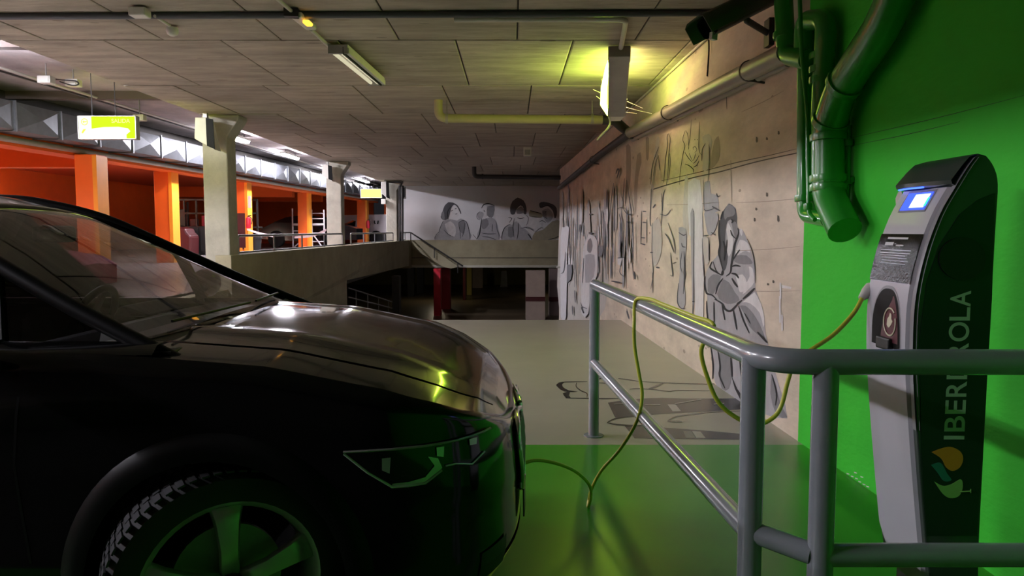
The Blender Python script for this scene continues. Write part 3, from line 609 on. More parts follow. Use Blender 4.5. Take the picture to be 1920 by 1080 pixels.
tube_thing('loop_cable', smooth_path([at_y(96,148,11), at_y(118,150,11), at_y(142,152,11), at_y(147,158,11), at_y(135,160,11), at_y(112,153,11)]), .01, M['pvc_dark'], 'looped dark cable between junction boxes at upper left', 'cable', 6)
for y in (9.3, 12.9): struct(box(-13.6,-5.0,y,y+.16,3.62,3.75).build('trim_%d' % (8 if y < 10 else 9), mat('soffit_rib', (.12,.09,.08), .8)))
# exit signs
def exit_sign(u0, u1, v0, v1, Y, label, full):
    a = at_y(u0, v0, Y); b = at_y(u1, v1, Y); o = thing('exit_sign', ((a.x+b.x)/2,Y,b.z), label, 'sign', 'lit exit signs')
    W = b.x-a.x; H = a.z-b.z; d = .13*W
    box(a.x,b.x,Y+.012,Y+d,b.z,a.z).build('case', M['gmetal'], o)
    fr = MB()
    for q in ((a.x,b.x,b.z,b.z+.03*H),(a.x,b.x,a.z-.03*H,a.z),(a.x,a.x+.015*W,b.z,a.z),(b.x-.015*W,b.x,b.z,a.z)): fr.box(q[0],q[1],Y-.006,Y+.012,q[2],q[3])
    fr.build('frame', M['wplast'], o)
    X = lambda t: a.x+W*t; Z = lambda t: b.z+H*t
    if not full:
        box(X(.01),X(.99),Y,Y+.012,Z(.02),Z(.98)).build('lit_panel', M['signp'], o)
    else:
        box(X(.0),X(.99),Y+.004,Y+.013,Z(.02),Z(.98)).build('lit_panel', M['signw'], o)
        MB().add([(X(p),Y+.001,Z(q)) for p, q in ((.235,.97),(.985,.97),(.985,.03),(.83,.03),(.83,.2),(.9,.34),(.86,.46),(.7,.53),(.45,.52),(.235,.45))], [tuple(range(10))]).build('yellow_band', M['signy'], o)
        c = Vector((X(.118),Y-.001,Z(.74))); r = .145*H
        MB().lathe([(r*.8,-.001),(r,-.001),(r,.001),(r*.8,.001)], c, (0,1,0), 24, True).build('arrow_ring', M['signg'], o)
        MB().add([c+Vector((p*r,-.001,q*r)) for p, q in ((-.6,0),(-.05,.45),(-.05,.14),(.75,.14),(.75,-.14),(-.05,-.14),(-.05,-.45))], [tuple(range(7))]).build('arrow', M['signg'], o)
        MB().add([(X(p),Y-.001,Z(q)) for p, q in ((.06,.28),(.09,.42),(.14,.44),(.12,.36),(.08,.24))], [tuple(range(5))]).build('small_mark', M['signg'], o)
        v, f = text_mesh('SALIDA', .17*H/.7); wt = max(p.x for p in v); mb = MB(); s_ = .32*W/wt
        mb.add([(X(.58)+p.x*s_, Y-.002, Z(.70)+p.y) for p in v], f); mb.build('lettering', M['signp'], o)
    box(X(.02),X(.98),Y+d,Y+d+.01,Z(.04),Z(.96)).build('added_rear_glow', M['signb'] if full else M['signp'], o)  # unseen rear glow, boosted on the large sign to tint the ceiling yellow
    for t in (.22, .62): MB().tube([(X(t),Y+d*.5,a.z), (X(t),Y+d*.5,3.75)], .006, 5).build('wire', M['pvc_dark'], o)
    return o
exit_sign(145, 256, 217, 261, 10.9, 'large lit yellow exit sign with arrow hanging at left', True)
exit_sign(676, 716, 354, 371, 29.5, 'far lit yellow exit sign beside farthest grey column', False)
p = at_y(722,378,28.7); c = box(p.x-.14,-4.69,28.66,28.9,p.z-.09,p.z+.09).build('white_box', M['wplast'], bev=.01); tag(c, 'small white box below the farthest speaker', 'box')
# dark pipes beside farthest column
for u, lb in ((749.5,'thin dark riser pipe left one beside farthest grey column'),(754.5,'thin dark riser pipe right one beside farthest grey column')):
    tube_thing('riser_pipe', [at_y(u,348,28.7), at_y(u,452,28.7)], .045, M['pvc_dark'], lb, 'pipe')
tube_thing('riser_pipe', [at_y(722,341,28.6), at_y(752,342,28.6), at_y(753,350,28.6)], .03, M['pvc_dark'], 'short horizontal dark pipe at head of farthest column', 'pipe')
p = at_y(757,360,28.9); o = thing('riser_box', p, 'narrow dark box on riser pipe beside back wall', 'box'); box(p.x-.06,p.x+.08,28.8,28.95,p.z-.25,p.z+.2).build('case', M['gmetal'], o, bev=.01); box(p.x-.04,p.x+.06,28.79,28.8,p.z-.2,p.z+.15).build('lid', M['conduit'], o)
# ------------------------------------------------------------------ lower level
def lowcol(u0, u1, Y, m, label, d=.5, side=None):
    a = at_y(u0, 540, Y); b = at_y(u1, 540, Y); o = struct(thing('lower_column', ((a.x+b.x)/2,Y,-2), label, 'column')); del o['category']
    box(a.x,b.x,Y,Y+d,-2,-.1).build('shaft', m, o); return o, a.x, b.x
lowcol(813,826,31,M['red'],'narrow bright red column of the lower level')
lowcol(828,844,33.5,mat('red_painted_shade', (.36,.006,.02), .5),'wider red column, shade painted in, just behind the narrow red one')  # darker copy of the red, shade put into its colour
lowcol(868,873,38,M['dred'],'thin maroon column of the lower level'); lowcol(875,884,41,mat('ochre_paint', (.42,.33,.07), .6),'ochre striped column of the lower level'); lowcol(886,905,46,M['beige'],'dim tan column at the back of lower level')
lowcol(735,748,26,M['dark'],'dark pier under the end of the sloping parapet'); lowcol(764,776,40,M['black'],'black column of the lower level left of another'); lowcol(782,794,42,M['black'],'black column of the lower level right of another')
o, xa, xb = lowcol(986,1022,29.5,M['beige'],'beige pillar with maroon stripe beside right wall',.6)
z1 = at_y(1000,557,29.4).z; z0 = at_y(1000,565,29.4).z
box(xa-.01,xb+.01,29.48,30.1,z0,z1).build('maroon_stripe', M['dred'], o)
o2, xa, xb = lowcol(1030,1062,31,mat('beige_painted_shade', (.25,.19,.18), .7),'beige pier, shade painted in, behind the striped pillar',.6)  # beige darkened in the colour to stand for shade
box(xa-.01,xb+.01,30.98,31.6,at_y(1040,565,31).z,at_y(1040,557,31).z).build('maroon_stripe', M['dred'], o2)
c = MB().prism([at_y(u,v,47) for u, v in ((940,508),(950,508),(952,545),(938,545))], (0,.02,0)).build('wall_poster', M['gmetal']); tag(c, 'dim pale poster on back wall of lower level', 'poster')
sr = thing('lower_handrail', at_y(655,545,22), 'thin dark stair railing under the sloping parapet', 'railing')
for (u0, v0, u1, v1) in ((653,540,735,566),(653,557,735,578)): MB().tube([at_y(u0,v0,21.5), at_y(u1,v1,25.5)], .02, 6).build('rail', M['gmetal'], sr)
for t in (.15, .4, .65, .9): p = at_y(653,540,21.5).lerp(at_y(735,566,25.5), t); MB().tube([p, p-Vector((0,0,.9))], .015, 6).build('post', M['gmetal'], sr)
p = at_y(1050,508,23.4); o = thing('wall_fitting', p, 'small pale pipe fitting at end of back parapet lip', 'fitting'); MB().tube(fillet([p+Vector((-.12,-.1,.12)), p+Vector((.0,-.1,.12)), p+Vector((.0,-.1,-.2))], .05), .03, 8).build('elbow', M['wplast'], o, smooth=60); box(p.x-.05,p.x+.05,p.y-.1,p.y+.25,p.z+.08,p.z+.14).build('clip', M['wplast'], o)
#@@PART2

# ------------------------------------------------------------------ foreground railing
RA, RB = .8538, -.0516
def rx(y): return RA+RB*y
ZR, ZM, RR = 1.072, .52, .0375
rl = thing('tubular_railing', (rx(2.26),2.26,0), 'glossy grey tubular railing before the charging station', 'railing')
YR = 2.19
MB().tube(fillet([(rx(5.345),5.345,ZR),(rx(YR),YR,ZR),(wx(YR)-.02,YR,ZR)], .15, 10), RR, 20).build('top_rail', M['rail'], rl, smooth=60)
MB().tube([(rx(5.345),5.345,ZM),(rx(2.30),2.30,ZM)], RR*.92, 18).build('middle_rail', M['rail'], rl, smooth=60)
X2 = .905
MB().tube(fillet([(rx(2.30)+.02,2.30,ZM),(X2-.02,YR+.01,ZM-.02)], .05), RR*.9, 18).build('middle_rail', M['rail'], rl, smooth=60)
MB().tube([(X2,YR,ZM-.02),(wx(YR)-.02,YR,ZM-.02)], RR*.92, 18).build('middle_rail', M['rail'], rl, smooth=60)
for x, y in ((rx(5.345),5.345),(rx(2.31),2.31),(X2,YR),(1.78,YR)):
    MB().tube([(x,y,0),(x,y,ZR-.005)], RR*.98, 20).build('post', M['rail'], rl, smooth=60)
    MB().lathe([(0,0),(.07,0),(.07,.008),(RR,.009)], (x,y,0), (0,0,1), 20).build('foot_plate', M['rail'], rl, smooth=40)
# ------------------------------------------------------------------ charging station
YN, YF = 2.65, 3.0
fr_px = [(1750,1125),(1742,1075),(1734,1000),(1722,850),(1714,720),(1713,640),(1718,560),(1735,480),(1762,405),(1793,350),(1822,304),(1836,288)]
bk_px = [(1850,292),(1864,312),(1872,345),(1868,420),(1860,560),(1850,750),(1837,1000),(1835,1075),(1834,1125)]
fr = smooth_path([at_y(u,v,YN) for u, v in fr_px], 5); bk = smooth_path([at_y(u,v,YN) for u, v in bk_px], 4)
zb = fr[0].z
cs = thing('charging_station', ((fr[0].x+bk[-1].x)/2,(YN+YF)/2,0), 'tall grey and dark green charging station against green wall', 'charging station')
prof = fr+bk
MB().prism(prof, (0,YF-YN,0)).build('shell', M['stdark'], cs, smooth=25, bev=.008)
box(fr[0].x+.03,bk[-1].x-.02,YN+.03,YF-.03,0,zb).build('plinth', M['black'], cs)
ftab = sorted((p.z, p.x) for p in fr)
def fx(z): return interp(ftab, z)
def patch(z0, z1, w0, w1, off, n=16, tw=None):
    rows = []
    for i in range(n+1):
        z = z0+(z1-z0)*i/n; rows.append([(fx(z)-off, YN+(YF-YN)*w, z) for w in (w0, w1)])
    return MB().grid(rows)
pz0 = .225; pz1 = 1.60
rows = []
for i in range(41):
    z = pz0+(pz1-pz0)*i/40; c = .12*max(0, (pz0+.06-z)/.06)
    rows.append([(fx(z)+.003,YN+.022,z),(fx(z)-.012,YN+.034,z),(fx(z)-.012,YF-.02-c*.3,z),(fx(z)+.01,YF+.004-c*.3,z)])
MB().grid(rows).build('front_plate', M['stgrey'], cs, smooth=40)
mb = MB(); rows = []
for i in range(41):
    z = .75+(1.70-.75)*i/40; rows.append([(fx(z)-.004,YN-.003,z),(fx(z)-.004,YN+.02,z),(fx(z)+.010,YN-.003,z)])
MB().grid(rows).build('edge_strip', M['stedge'], cs, smooth=40)
# visor
rows = []
vz = at_y(1800,346,YN).z
for i in range(13):
    t = i/12; y = YN+.004+(YF-YN)*t; ov = .004+.05*math.sin(math.pi*(.08+.72*t))**.8
    rows.append([(fx(1.708)+.012,y,1.7145),(fx(1.69)-.006-ov*.25,y,1.702),(fx(1.655)-ov*.65,y,1.672),(fx(vz)-ov,y,vz+.016),(fx(vz)-ov+.004,y,vz+.002),(fx(vz)+.02,y,vz-.012)])
MB().grid(rows).build('visor', M['stdark'], cs, smooth=50)
MB().tube([Vector(r[4])+Vector((.010,0,-.003)) for r in rows[5:]], .0035, 6).build('visor_light', M['led'], cs)
# screen
sz0, sz1 = 1.525, 1.588
patch(sz0-.008,sz1+.008,.25,.80,.0135,4).build('screen_bezel', M['stedge'], cs)
s_ = patch(sz0,sz1,.28,.77,.0150,4).build('screen', M['screenb'], cs)
patch(sz0+.008,sz1-.006,.31,.60,.0162,4).build('screen_image', M['screen'], cs); patch(sz0+.012,sz1-.02,.28,.32,.0168,2).build('screen_mark', M['screeng'], cs)
# label with lines of print
lz0, lz1 = 1.262, 1.437
lb = patch(lz0,lz1,.09,.955,.0140,10).build('information_label', M['label'], cs)
for k, (f0, w0, w1, h) in enumerate(((.91,.35,.78,.007),(.79,.62,.80,.012),(.76,.40,.56,.005),(.66,.22,.86,.003),(.60,.22,.86,.003),(.55,.30,.84,.002),(.50,.26,.80,.002),(.44,.22,.78,.002),(.38,.26,.80,.002))):
    z = lz0+(lz1-lz0)*f0; patch(z-h/2,z+h/2,w0,w1,.0146,1).build('print_line', M['print'], lb)
# arched socket bay
az0, az1 = at_y(1690,655,YN+.1).z, at_y(1672,541,YN+.17).z
def arch(m, name, k, off, z0=None, par=cs):
    pts = []
    for i in range(25):
        t = math.pi*i/24; w = .50+.30*k*math.copysign(abs(math.cos(t))**.8, math.cos(t)); z = az0+(az1-az0)*(.15+.85*k*abs(math.sin(t))**.9) if 0 < i < 24 else az0
        pts.append((w, z))
    mb = MB(); c = [(fx(z)-off, YN+(YF-YN)*w, z) for w, z in pts]; h = len(c)//2
    mb.grid([[c[i], c[24-i]] for i in range(h+1)]); return mb.build(name, m, par)
arch(M['stedge'], 'socket_rim', 1.06, .0130); ab = arch(M['clad'], 'socket_bay', 1.0, .0142)
rows = []
for i in range(13):
    t = i/12; z = az0+.02+(az1-az0-.045)*t; wa = .235+.20*t**2; wb = .46+.30*(1-t)*1.0 if t < .9 else .5
    wb = .235+.0+(.62-.36*0)*(1-.0) if False else .70-.30*(1-t)*.35-.35*t**1.5
    wa = .235+.12*t**3
    rows.append([(fx(z)-.0150, YN+(YF-YN)*wa, z), (fx(z)-.0150, YN+(YF-YN)*max(wa+.02, wb), z)])
MB().grid(rows).build('socket_flap', M['maroon'], cs)
cz = az0+.095; cwv = .40
ringp = [(fx(cz+.05*math.sin(t))-.0165, YN+(YF-YN)*(cwv+.125*math.cos(t)), cz+.05*math.sin(t)) for t in [math.radians(-200+i*12) for i in range(29)]]
MB().tube(ringp, .0032, 5).build('socket_symbol', M['cream'], cs)
mb = MB(); mb.add([(fx(cz)-.0165, YN+(YF-YN)*(cwv+a), cz+b) for a, b in ((-.03,.03),(.0,.034),(.015,.02),(.05,.01),(.06,-.012),(.03,-.022),(.0,-.02),(-.04,-.006),(-.06,.004),(-.035,.012))], [tuple(range(10))]); mb.build('socket_symbol', M['cream'], cs)
z = az0+.01; box(fx(z)-.03,fx(z)+.02,YN+.12,YN+.22,z-.02,z+.025).build('socket_latch', M['black'], cs, bev=.006)
# near side: inset panel, round plate, lettering, leaf marks
def side(pts, off, name, m, k=1, ext=.002):
    P = [at_y(u, v, YN-off) for u, v in pts]
    if k > 1: P = smooth_path(P+[P[0]], k)[:-1]
    return MB().prism(P, (0,ext,0)).build(name, m, cs)
side([(1738,1005),(1728,850),(1724,640),(1738,530),(1762,460),(1800,402),(1835,374),(1866,362),(1860,560),(1848,760),(1832,1005)], .003, 'side_panel', M['stside'])
side([(1805+44*math.cos(t), 485+40*math.sin(t)) for t in [i*math.pi/14 for i in range(28)]], .009, 'round_plate', mat('round_plate_black', (.002,.002,.002), .5), ext=.006)
mb = MB()
for ch, ya, yb in zip('IBERDROLA', (824,809,776,744,711,671,640,601,575), (817,780,750,715,676,643,604,576,545)):
    v, f = text_mesh(ch, .1); xs = [p.x for p in v]; ys = [p.y for p in v]; W = max(xs)-min(xs); H = max(ys)-min(ys)
    xr = lambda y: 1808+13*(824-y)/279
    mb.add([at_y(xr(ya+(yb-ya)*(p.x-min(xs))/W)-38.5*(p.y-min(ys))/H, ya+(yb-ya)*(p.x-min(xs))/W, YN-.0045) for p in v], f)
mb.build('side_lettering', M['letter'], cs)
side([(1747,848),(1762,842),(1782,838),(1800,846),(1806,860),(1800,876),(1786,883),(1774,876),(1765,860)], .0045, 'leaf_mark', M['logo_o'], 4)
side([(1752,903),(1768,911),(1784,908),(1802,899),(1805,915),(1798,930),(1782,934),(1768,926)], .0045, 'leaf_mark', M['logo_g'], 4)
side([(1746,872),(1764,868),(1776,888),(1784,900),(1770,902),(1758,886)], .0045, 'leaf_mark', M['logo_t'], 4)
MB().tube([at_y(1800,922,YN-.005), at_y(1820,921,YN-.005)], .0025, 5).build('leaf_stem', M['logo_g'], cs); MB().tube([at_y(1820,917,YN-.005), at_y(1820,924,YN-.005)], .002, 5).build('leaf_stem', M['logo_g'], cs)
# ------------------------------------------------------------------ charging cable
ec = thing('charging_cable', at_z(1104,945,.02), 'yellow-green charging cable from station over railing to black car', 'cable')
yr = 2.86
cab = [at_y(1618,556,2.98), at_y(1600,588,2.95), at_y(1562,628,2.9), at_y(1522,655,yr), at_y(1492,676,yr), at_y(1478,712,yr), at_y(1466,758,yr), at_y(1450,783,yr), at_y(1420,796,yr), at_y(1388,787,yr), at_y(1350,758,yr), at_y(1328,712,yr), at_y(1315,655,yr)]
def onrail(u, dz, dxx):
    k = (u-960)/F; y = (RA-.0)/(k+(-RB)); y = (RA-k*.1)/(k-RB); return Vector((rx(y)+dxx, y, ZR+dz))
cab += [onrail(1308,.026,.04), onrail(1280,.036,.026), onrail(1250,.037,.026), onrail(1226,.040,.020), onrail(1212,.048,.0), onrail(1200,.030,-.035), at_y(1189,602,3.74), at_y(1190,650,3.74), at_y(1198,700,3.74), at_y(1204,742,3.74), at_y(1194,790,3.76), at_y(1163,842,3.82), at_y(1128,882,3.9), at_y(1110,915,3.95), at_y(1104,938,3.98), at_z(1103,950,.012), at_y(1108,930,3.9), at_y(1104,908,3.85), at_y(1082,886,3.75), at_y(1050,871,3.65), at_y(1012,863,3.58), at_y(985,868,3.54), at_y(962,886,3.50)]
MB().tube(smooth_path(cab, 6), .0085, 10).build('cord', M['yel'], ec, smooth=60)
pg = [at_y(1634,540,3.0), at_y(1626,548,2.99), at_y(1614,560,2.98)]
MB().tube(pg, .02, 12, radii=[.026,.024,.012]).build('station_plug', M['wplast'], ec, smooth=50)
MB().tube([at_y(968,880,3.51), at_y(948,893,3.46)], .022, 12).build('car_plug', M['black'], ec, smooth=50)
# ------------------------------------------------------------------ black car in the foreground
CY = 3.2; NX = .03; HW = .92
def cy(v): return CY+v
zs_t = [(-.015,.745),(-.06,.795),(-.12,.845),(-.25,.91),(-.4,.965),(-.75,1.035),(-1.25,1.075),(-4.5,1.09)]
bu_t = [(-.015,0),(-.06,.014),(-.12,.032),(-.3,.052),(-.7,.06),(-1.25,.05)]
half = []
for i in range(46):
    th = math.pi/2*i/45; half.append((NX-.55*(1-math.cos(th)**(2/2.6)), -HW*math.sin(th)**(2/2.6)))
x = half[-1][0]
while x > -4.0: x -= .03; half.append((x, -HW))
for i in range(1, 16):
    th = math.pi/2*i/15; half.append((-4.02-.4*math.sin(th)**.8, -HW*math.cos(th)**.5 if i < 15 else 0.0))
nose_n = len(half)
near = half; far_ = [(x, -v) for x, v in half]
loop = near[::-1]+far_[1:]
def offs(pts):
    out = []
    for i, p in enumerate(pts):
        a = pts[max(i-1, 0)]; b = pts[min(i+1, len(pts)-1)]; dx, dy = b[0]-a[0], b[1]-a[1]; l = math.hypot(dx, dy) or 1; out.append((dy/l, -dx/l))
    return out
nor = offs(loop); i0 = len(near)-1
if nor[i0][0] < 0: nor = [(-a, -b) for a, b in nor]
def crease_z(x): return interp(zs_t, x)
lev = [(0,-.045),(.02,-.022),(.05,-.008),(.12,0),(.25,.008),(.40,.012),(.52,.004),(.64,.004),(.76,.006),(.86,-.004),(.94,-.03),(1,-.10)]
def levo(t):
    return interp(lev, t)
NL = 34; brow = []
for k in range(NL+1):
    t = (k/NL)**1.15; row = []
    for (x, v), (nx, nv) in zip(loop, nor):
        o_ = levo(t); X = x+nx*o_; V = v+nv*o_; z0 = crease_z(x-.045*max(0, nx)); z = z0+(.20-z0)*t; row.append(Vector((X, cy(V), z)))
    brow.append(row)
WHL = [(-.90,.36),(-3.62,.36)]
car = thing('car', (-2.2,CY,0), 'black car parked in foreground with charging cable at its front', 'car')
mb = MB(); mb.grid(brow); keep = []
for fc in mb.f:
    c = sum((mb.v[i] for i in fc), Vector())/4
    if any(math.hypot(c.x-wx_, c.z-wz) < .425 for wx_, wz in WHL) and abs(c.y-CY) > .6: continue
    keep.append(fc)
BV = BVHTree.FromPolygons([tuple(p) for p in mb.v], mb.f)
mb.f = keep; mb.m = [0]*len(keep)
mb.build('body_shell', M['cardark'], car, smooth=40)
def hit(u, v, off=.004):
    d = ray(u, v).normalized(); r = BV.ray_cast(CAMP, d)
    if r[0] is None: return None
    n = r[1]; n = n if n.dot(d) < 0 else -n; return r[0]+n*off
def hitf(v, z, off=.004):
    r = BV.ray_cast(Vector((2, cy(v), z)), Vector((-1,0,0))); return r[0]+Vector((off,0,0)) if r[0] else Vector((NX, cy(v), z))
# hood and fender tops
cr = brow[0]; nn = len(near)
idx = [i for i in range(nn) if near[i][0] > -1.16]
def hrow(i, rs):
    a = cr[nn-1-i]; b = cr[nn-1+i]; out = []
    for r in rs:
        p = a.lerp(b, (r+1)/2); bx = interp(bu_t, a.x); fold = .010*max(0, 1-abs(abs(r)-.56)/.1)
        p.z += bx*(1-abs(r)**2.1)+fold*min(1, max(0, (-.1-a.x)/.3)); out.append(p)
    return out
G = .775
hr = [(-G+2*G*k/30) for k in range(31)]
MB().grid([hrow(i, hr) for i in idx if i > 14]).build('bonnet', M['cardark'], car, smooth=50)
MB().grid([hrow(i, [k/10-1 for k in range(21)]) for i in idx if 0 < i <= 15]).build('nose_panel', M['cardark'], car, smooth=50)
for s_ in (-1, 1):
    MB().grid([hrow(i, [s_*(G+.026+(1-G-.026)*k/5) for k in range(6)]) for i in idx if i > 14]).build('fender_top', M['cardark'], car, smooth=50)
MB().grid([[p-Vector((0,0,.06)) for p in hrow(i, [k/10-1 for k in range(21)])] for i in idx if i > 2]).build('gap_backing', M['black'], car)  # black sheet added under the bonnet so the gaps read dark
# greenhouse
pil = [(-1.02,1.03),(-1.18,1.10),(-1.43,1.215),(-1.76,1.38),(-2.02,1.505),(-2.28,1.575),(-2.52,1.60),(-3.2,1.60),(-3.8,1.52),(-4.2,1.36),(-4.38,1.15)]
def pz(x): return interp(pil, x)
def vw(z): return .80-.20*(z-1.10)/.45
def ws(s, r):
    X = -1.18-.87*s; z = pz(X); return Vector((X+(.10-.05*s)*(1-r*r), cy(r*vw(z)), z+.022*(1-r*r)*(.6+.4*s)))
MB().grid([[ws(s/20, -.965+1.93*r/24) for r in range(25)] for s in range(21)]).build('windscreen', M['glass'], car, smooth=60)
MB().grid([[ws(.0-.03+.05*s, -.99+1.98*r/24)+Vector((0,0,-.004)) for r in range(25)] for s in range(2)]).build('windscreen_seal', M['black'], car, smooth=60)
rows = []
for i in range(30):
    X = -2.03-2.3*i/29; z = pz(X); rows.append([Vector((X-.0, cy(r*vw(z)), z+.035*(1-r*r))) for r in [k/8-1 for k in range(17)]])
MB().grid(rows).build('roof', M['cardark'], car, smooth=60, thick=.02)
for s_ in (-1, 1):
    pth = smooth_path([(x, cy(s_*vw(z)), z) for x, z in pil], 4); MB().tube(pth, .027, 10).build('roof_pillar', M['clad'], car, smooth=60)
    rows = []
    for i in range(30):
        X = -1.30-2.9*i/29; zt = pz(X)-.01; rows.append([Vector((X, cy(s_*(.80+(vw(zt)-.80)*k/6)), 1.10+(zt-1.10)*k/6)) for k in range(7)])
    MB().grid(rows).build('side_window', M['glass'] if s_ > 0 else M['tint'], car, smooth=60)  # near pane's colour darkened to keep the lit cabin black
    MB().grid([[Vector((-1.1-.35*k, cy(s_*.877), 1.07)) for k in range(10)], [Vector((-1.1-.35*k, cy(s_*.84), 1.095)) for k in range(10)], [Vector((-1.1-.35*k, cy(s_*.79), 1.10)) for k in range(10)]]).build('shoulder', M['cardark'], car, smooth=60)
    for X in (-2.95, -3.75): zt = pz(X); MB().beam((X, cy(s_*.80), 1.08), (X-.04, cy(s_*vw(zt)), zt), .03, .09, (1,0,0)).build('door_pillar', M['black'], car)
    MB().beam((-1.62, cy(s_*.81), 1.10), (-1.70, cy(s_*vw(1.35)), 1.36), .02, .05, (1,0,0)).build('quarter_pillar', M['black'], car)
    c = Vector((-1.68, cy(s_*1.03), 1.16)); mb = MB(); mb.lathe([(0,-.05),(.06,-.045),(.085,-.02),(.09,.03),(.08,.05),(0,.055)], c, (-1,0,0), 16)
    mb.v = [Vector((p.x, c.y+(p.y-c.y)*1.3, c.z+(p.z-c.z)*.85)) for p in mb.v]; mir = mb.build('wing_mirror', M['cardark'], car, smooth=50); MB().beam((-1.65, cy(s_*.84), 1.09), (-1.67, cy(s_*.98), 1.13), .04, .04).build('mirror_arm', M['black'], mir)
MB().prism([(-1.06,cy(-.84),1.075),(-1.5,cy(-.84),1.075),(-1.5,cy(.84),1.075),(-1.06,cy(.84),1.075)], (0,0,-.03)).build('cowl', M['black'], car)
for a, b in (((372,612),(395,600)),): pass
MB().tube([ws(.04,.1)+Vector((.02,0,.02)), ws(.05,.75)+Vector((.02,0,.015))], .005, 6).build('wiper', M['clad'], car); MB().tube([ws(.05,-.75)+Vector((.02,0,.015)), ws(.04,.0)+Vector((.02,0,.02))], .005, 6).build('wiper', M['clad'], car)
# interior
MB().prism([(-1.2,cy(-.76),1.06),(-1.5,cy(-.76),1.085),(-1.74,cy(-.76),1.04),(-1.80,cy(-.76),.9),(-1.8,cy(-.76),.45),(-1.2,cy(-.76),.45)], (0,1.52,0)).build('dashboard', M['interior'], car, bev=.03)
MB().prism([(-1.6,cy(.18),1.07),(-1.74,cy(.18),1.12),(-1.78,cy(.18),1.06)], (0,.38,0)).build('instrument_hood', M['interior'], car, bev=.02)
c = Vector((-1.97,cy(.37),1.02)); ax_ = Vector((-.9,0,.42)).normalized(); mb = MB(); u_ = Vector((0,1,0)); q_ = ax_.cross(u_)
sw = MB().tube([c+(u_*math.cos(t)+q_*math.sin(t))*.178 for t in [i*math.pi/20 for i in range(41)]], .017, 10).build('steering_wheel', M['interior'], car, smooth=60)
MB().lathe([(0,-.02),(.06,-.02),(.07,.0),(.06,.03),(0,.03)], c, ax_, 16).build('hub', M['interior'], sw, smooth=40)
for t in (0, math.pi, -math.pi/2): MB().beam(c, c+(u_*math.cos(t)+q_*math.sin(t))*.17, .04, .015, ax_).build('spoke', M['interior'], sw)
MB().tube([c, c-ax_*.25], .03, 8).build('column', M['interior'], sw)
for s_ in (-1, 1):
    se = MB().prism([(-2.05,cy(s_*.37-.25),.45),(-2.05,cy(s_*.37-.25),.62),(-2.55,cy(s_*.37-.25),.58),(-2.78,cy(s_*.37-.25),1.15),(-2.9,cy(s_*.37-.25),1.15),(-2.72,cy(s_*.37-.25),.45)], (0,.5,0)).build('front_seat', M['interior'], car, bev=.05)
    MB().box(-2.92,-2.82,cy(s_*.37-.13),cy(s_*.37+.13),1.18,1.36).build('headrest', M['interior'], se, bev=.03)
MB().box(-1.92,-1.88,cy(-.13),cy(.13),1.40,1.47).build('rear_view_mirror', M['interior'], car, bev=.015)
MB().prism([(-4.1,cy(-.78),.30),(-.15,cy(-.6),.25),(-.15,cy(.6),.25),(-4.1,cy(.78),.30)], (0,0,.06)).build('underbody', M['black'], car)
MB().prism([(-1.22,cy(-.84),.3),(-1.22,cy(.84),.3),(-1.22,cy(.84),1.05),(-1.22,cy(-.84),1.05)], (-.02,0,0)).build('bulkhead', M['black'], car)
# wheels
def wheel(cx, yy, s_, steer, k):
    c = Vector((cx, yy, .362)); th = math.radians(steer); n = Vector((math.sin(th)*1.0, -math.cos(th), 0)) if s_ < 0 else Vector((-math.sin(th), math.cos(th), 0))
    fw = Vector((n.y, -n.x, 0)); fw = fw if fw.x > 0 else -fw; up_ = Vector((0,0,1))
    w_ = MB().lathe([(.262,-.11),(.30,-.115),(.34,-.108),(.358,-.08),(.36,0),(.358,.08),(.34,.108),(.30,.115),(.268,.105),(.262,.09)], c, n, 48, True).build('wheel', M['rubber'], car, smooth=40)
    mb = MB()
    for i in range(64):
        t = 2*math.pi*i/64; d = fw*math.cos(t)+up_*math.sin(t); tg = -fw*math.sin(t)+up_*math.cos(t)
        for l0, l1 in ((-.105,-.04),(-.03,.03),(.04,.105)):
            p = c+d*.358; mb.prism([p+tg*.011+n*l0, p-tg*.011+n*l0, p-tg*.016+n*l1, p+tg*.006+n*l1], d*.006)
    mb.build('tread', M['tread'], w_)['kind'] = 'stuff'
    MB().lathe([(.264,-.1),(.25,-.09),(.235,.0),(.248,.085),(.268,.105),(.272,.10),(.266,.08)], c, n, 48).build('rim', M['alloy'], w_, smooth=50)
    MB().lathe([(0,-.0),(.16,.0),(.165,.01),(.165,.03),(0,.032)], c-n*.03, n, 32).build('brake_disc', M['gmetal'], w_, smooth=40)
    for i in range(5):
        t = math.radians(92+72*i); d = fw*math.cos(t)+up_*math.sin(t); tg = -fw*math.sin(t)+up_*math.cos(t)
        mb = MB(); A = []
        for r, hw_, o_ in ((.035,.030,.085),(.12,.030,.10),(.2,.040,.098),(.252,.052,.09)):
            A.append([c+d*r-tg*hw_+n*(o_-.018), c+d*r-tg*hw_*.8+n*o_, c+d*r+n*(o_+.004), c+d*r+tg*hw_*.8+n*o_, c+d*r+tg*hw_+n*(o_-.018)])
        mb.grid(A); mb.build('spoke', M['alloy'], w_, smooth=30, thick=.015)
    MB().lathe([(0,.105),(.03,.104),(.04,.095),(.042,.07)], c, n, 20).build('hub_cap', M['black'], w_, smooth=40)
wheel(-.90, cy(-.84), -1, 27, 0); wheel(-.90, cy(.84), 1, 27, 1); wheel(-3.62, cy(-.82), -1, 0, 2); wheel(-3.62, cy(.82), 1, 0, 3)
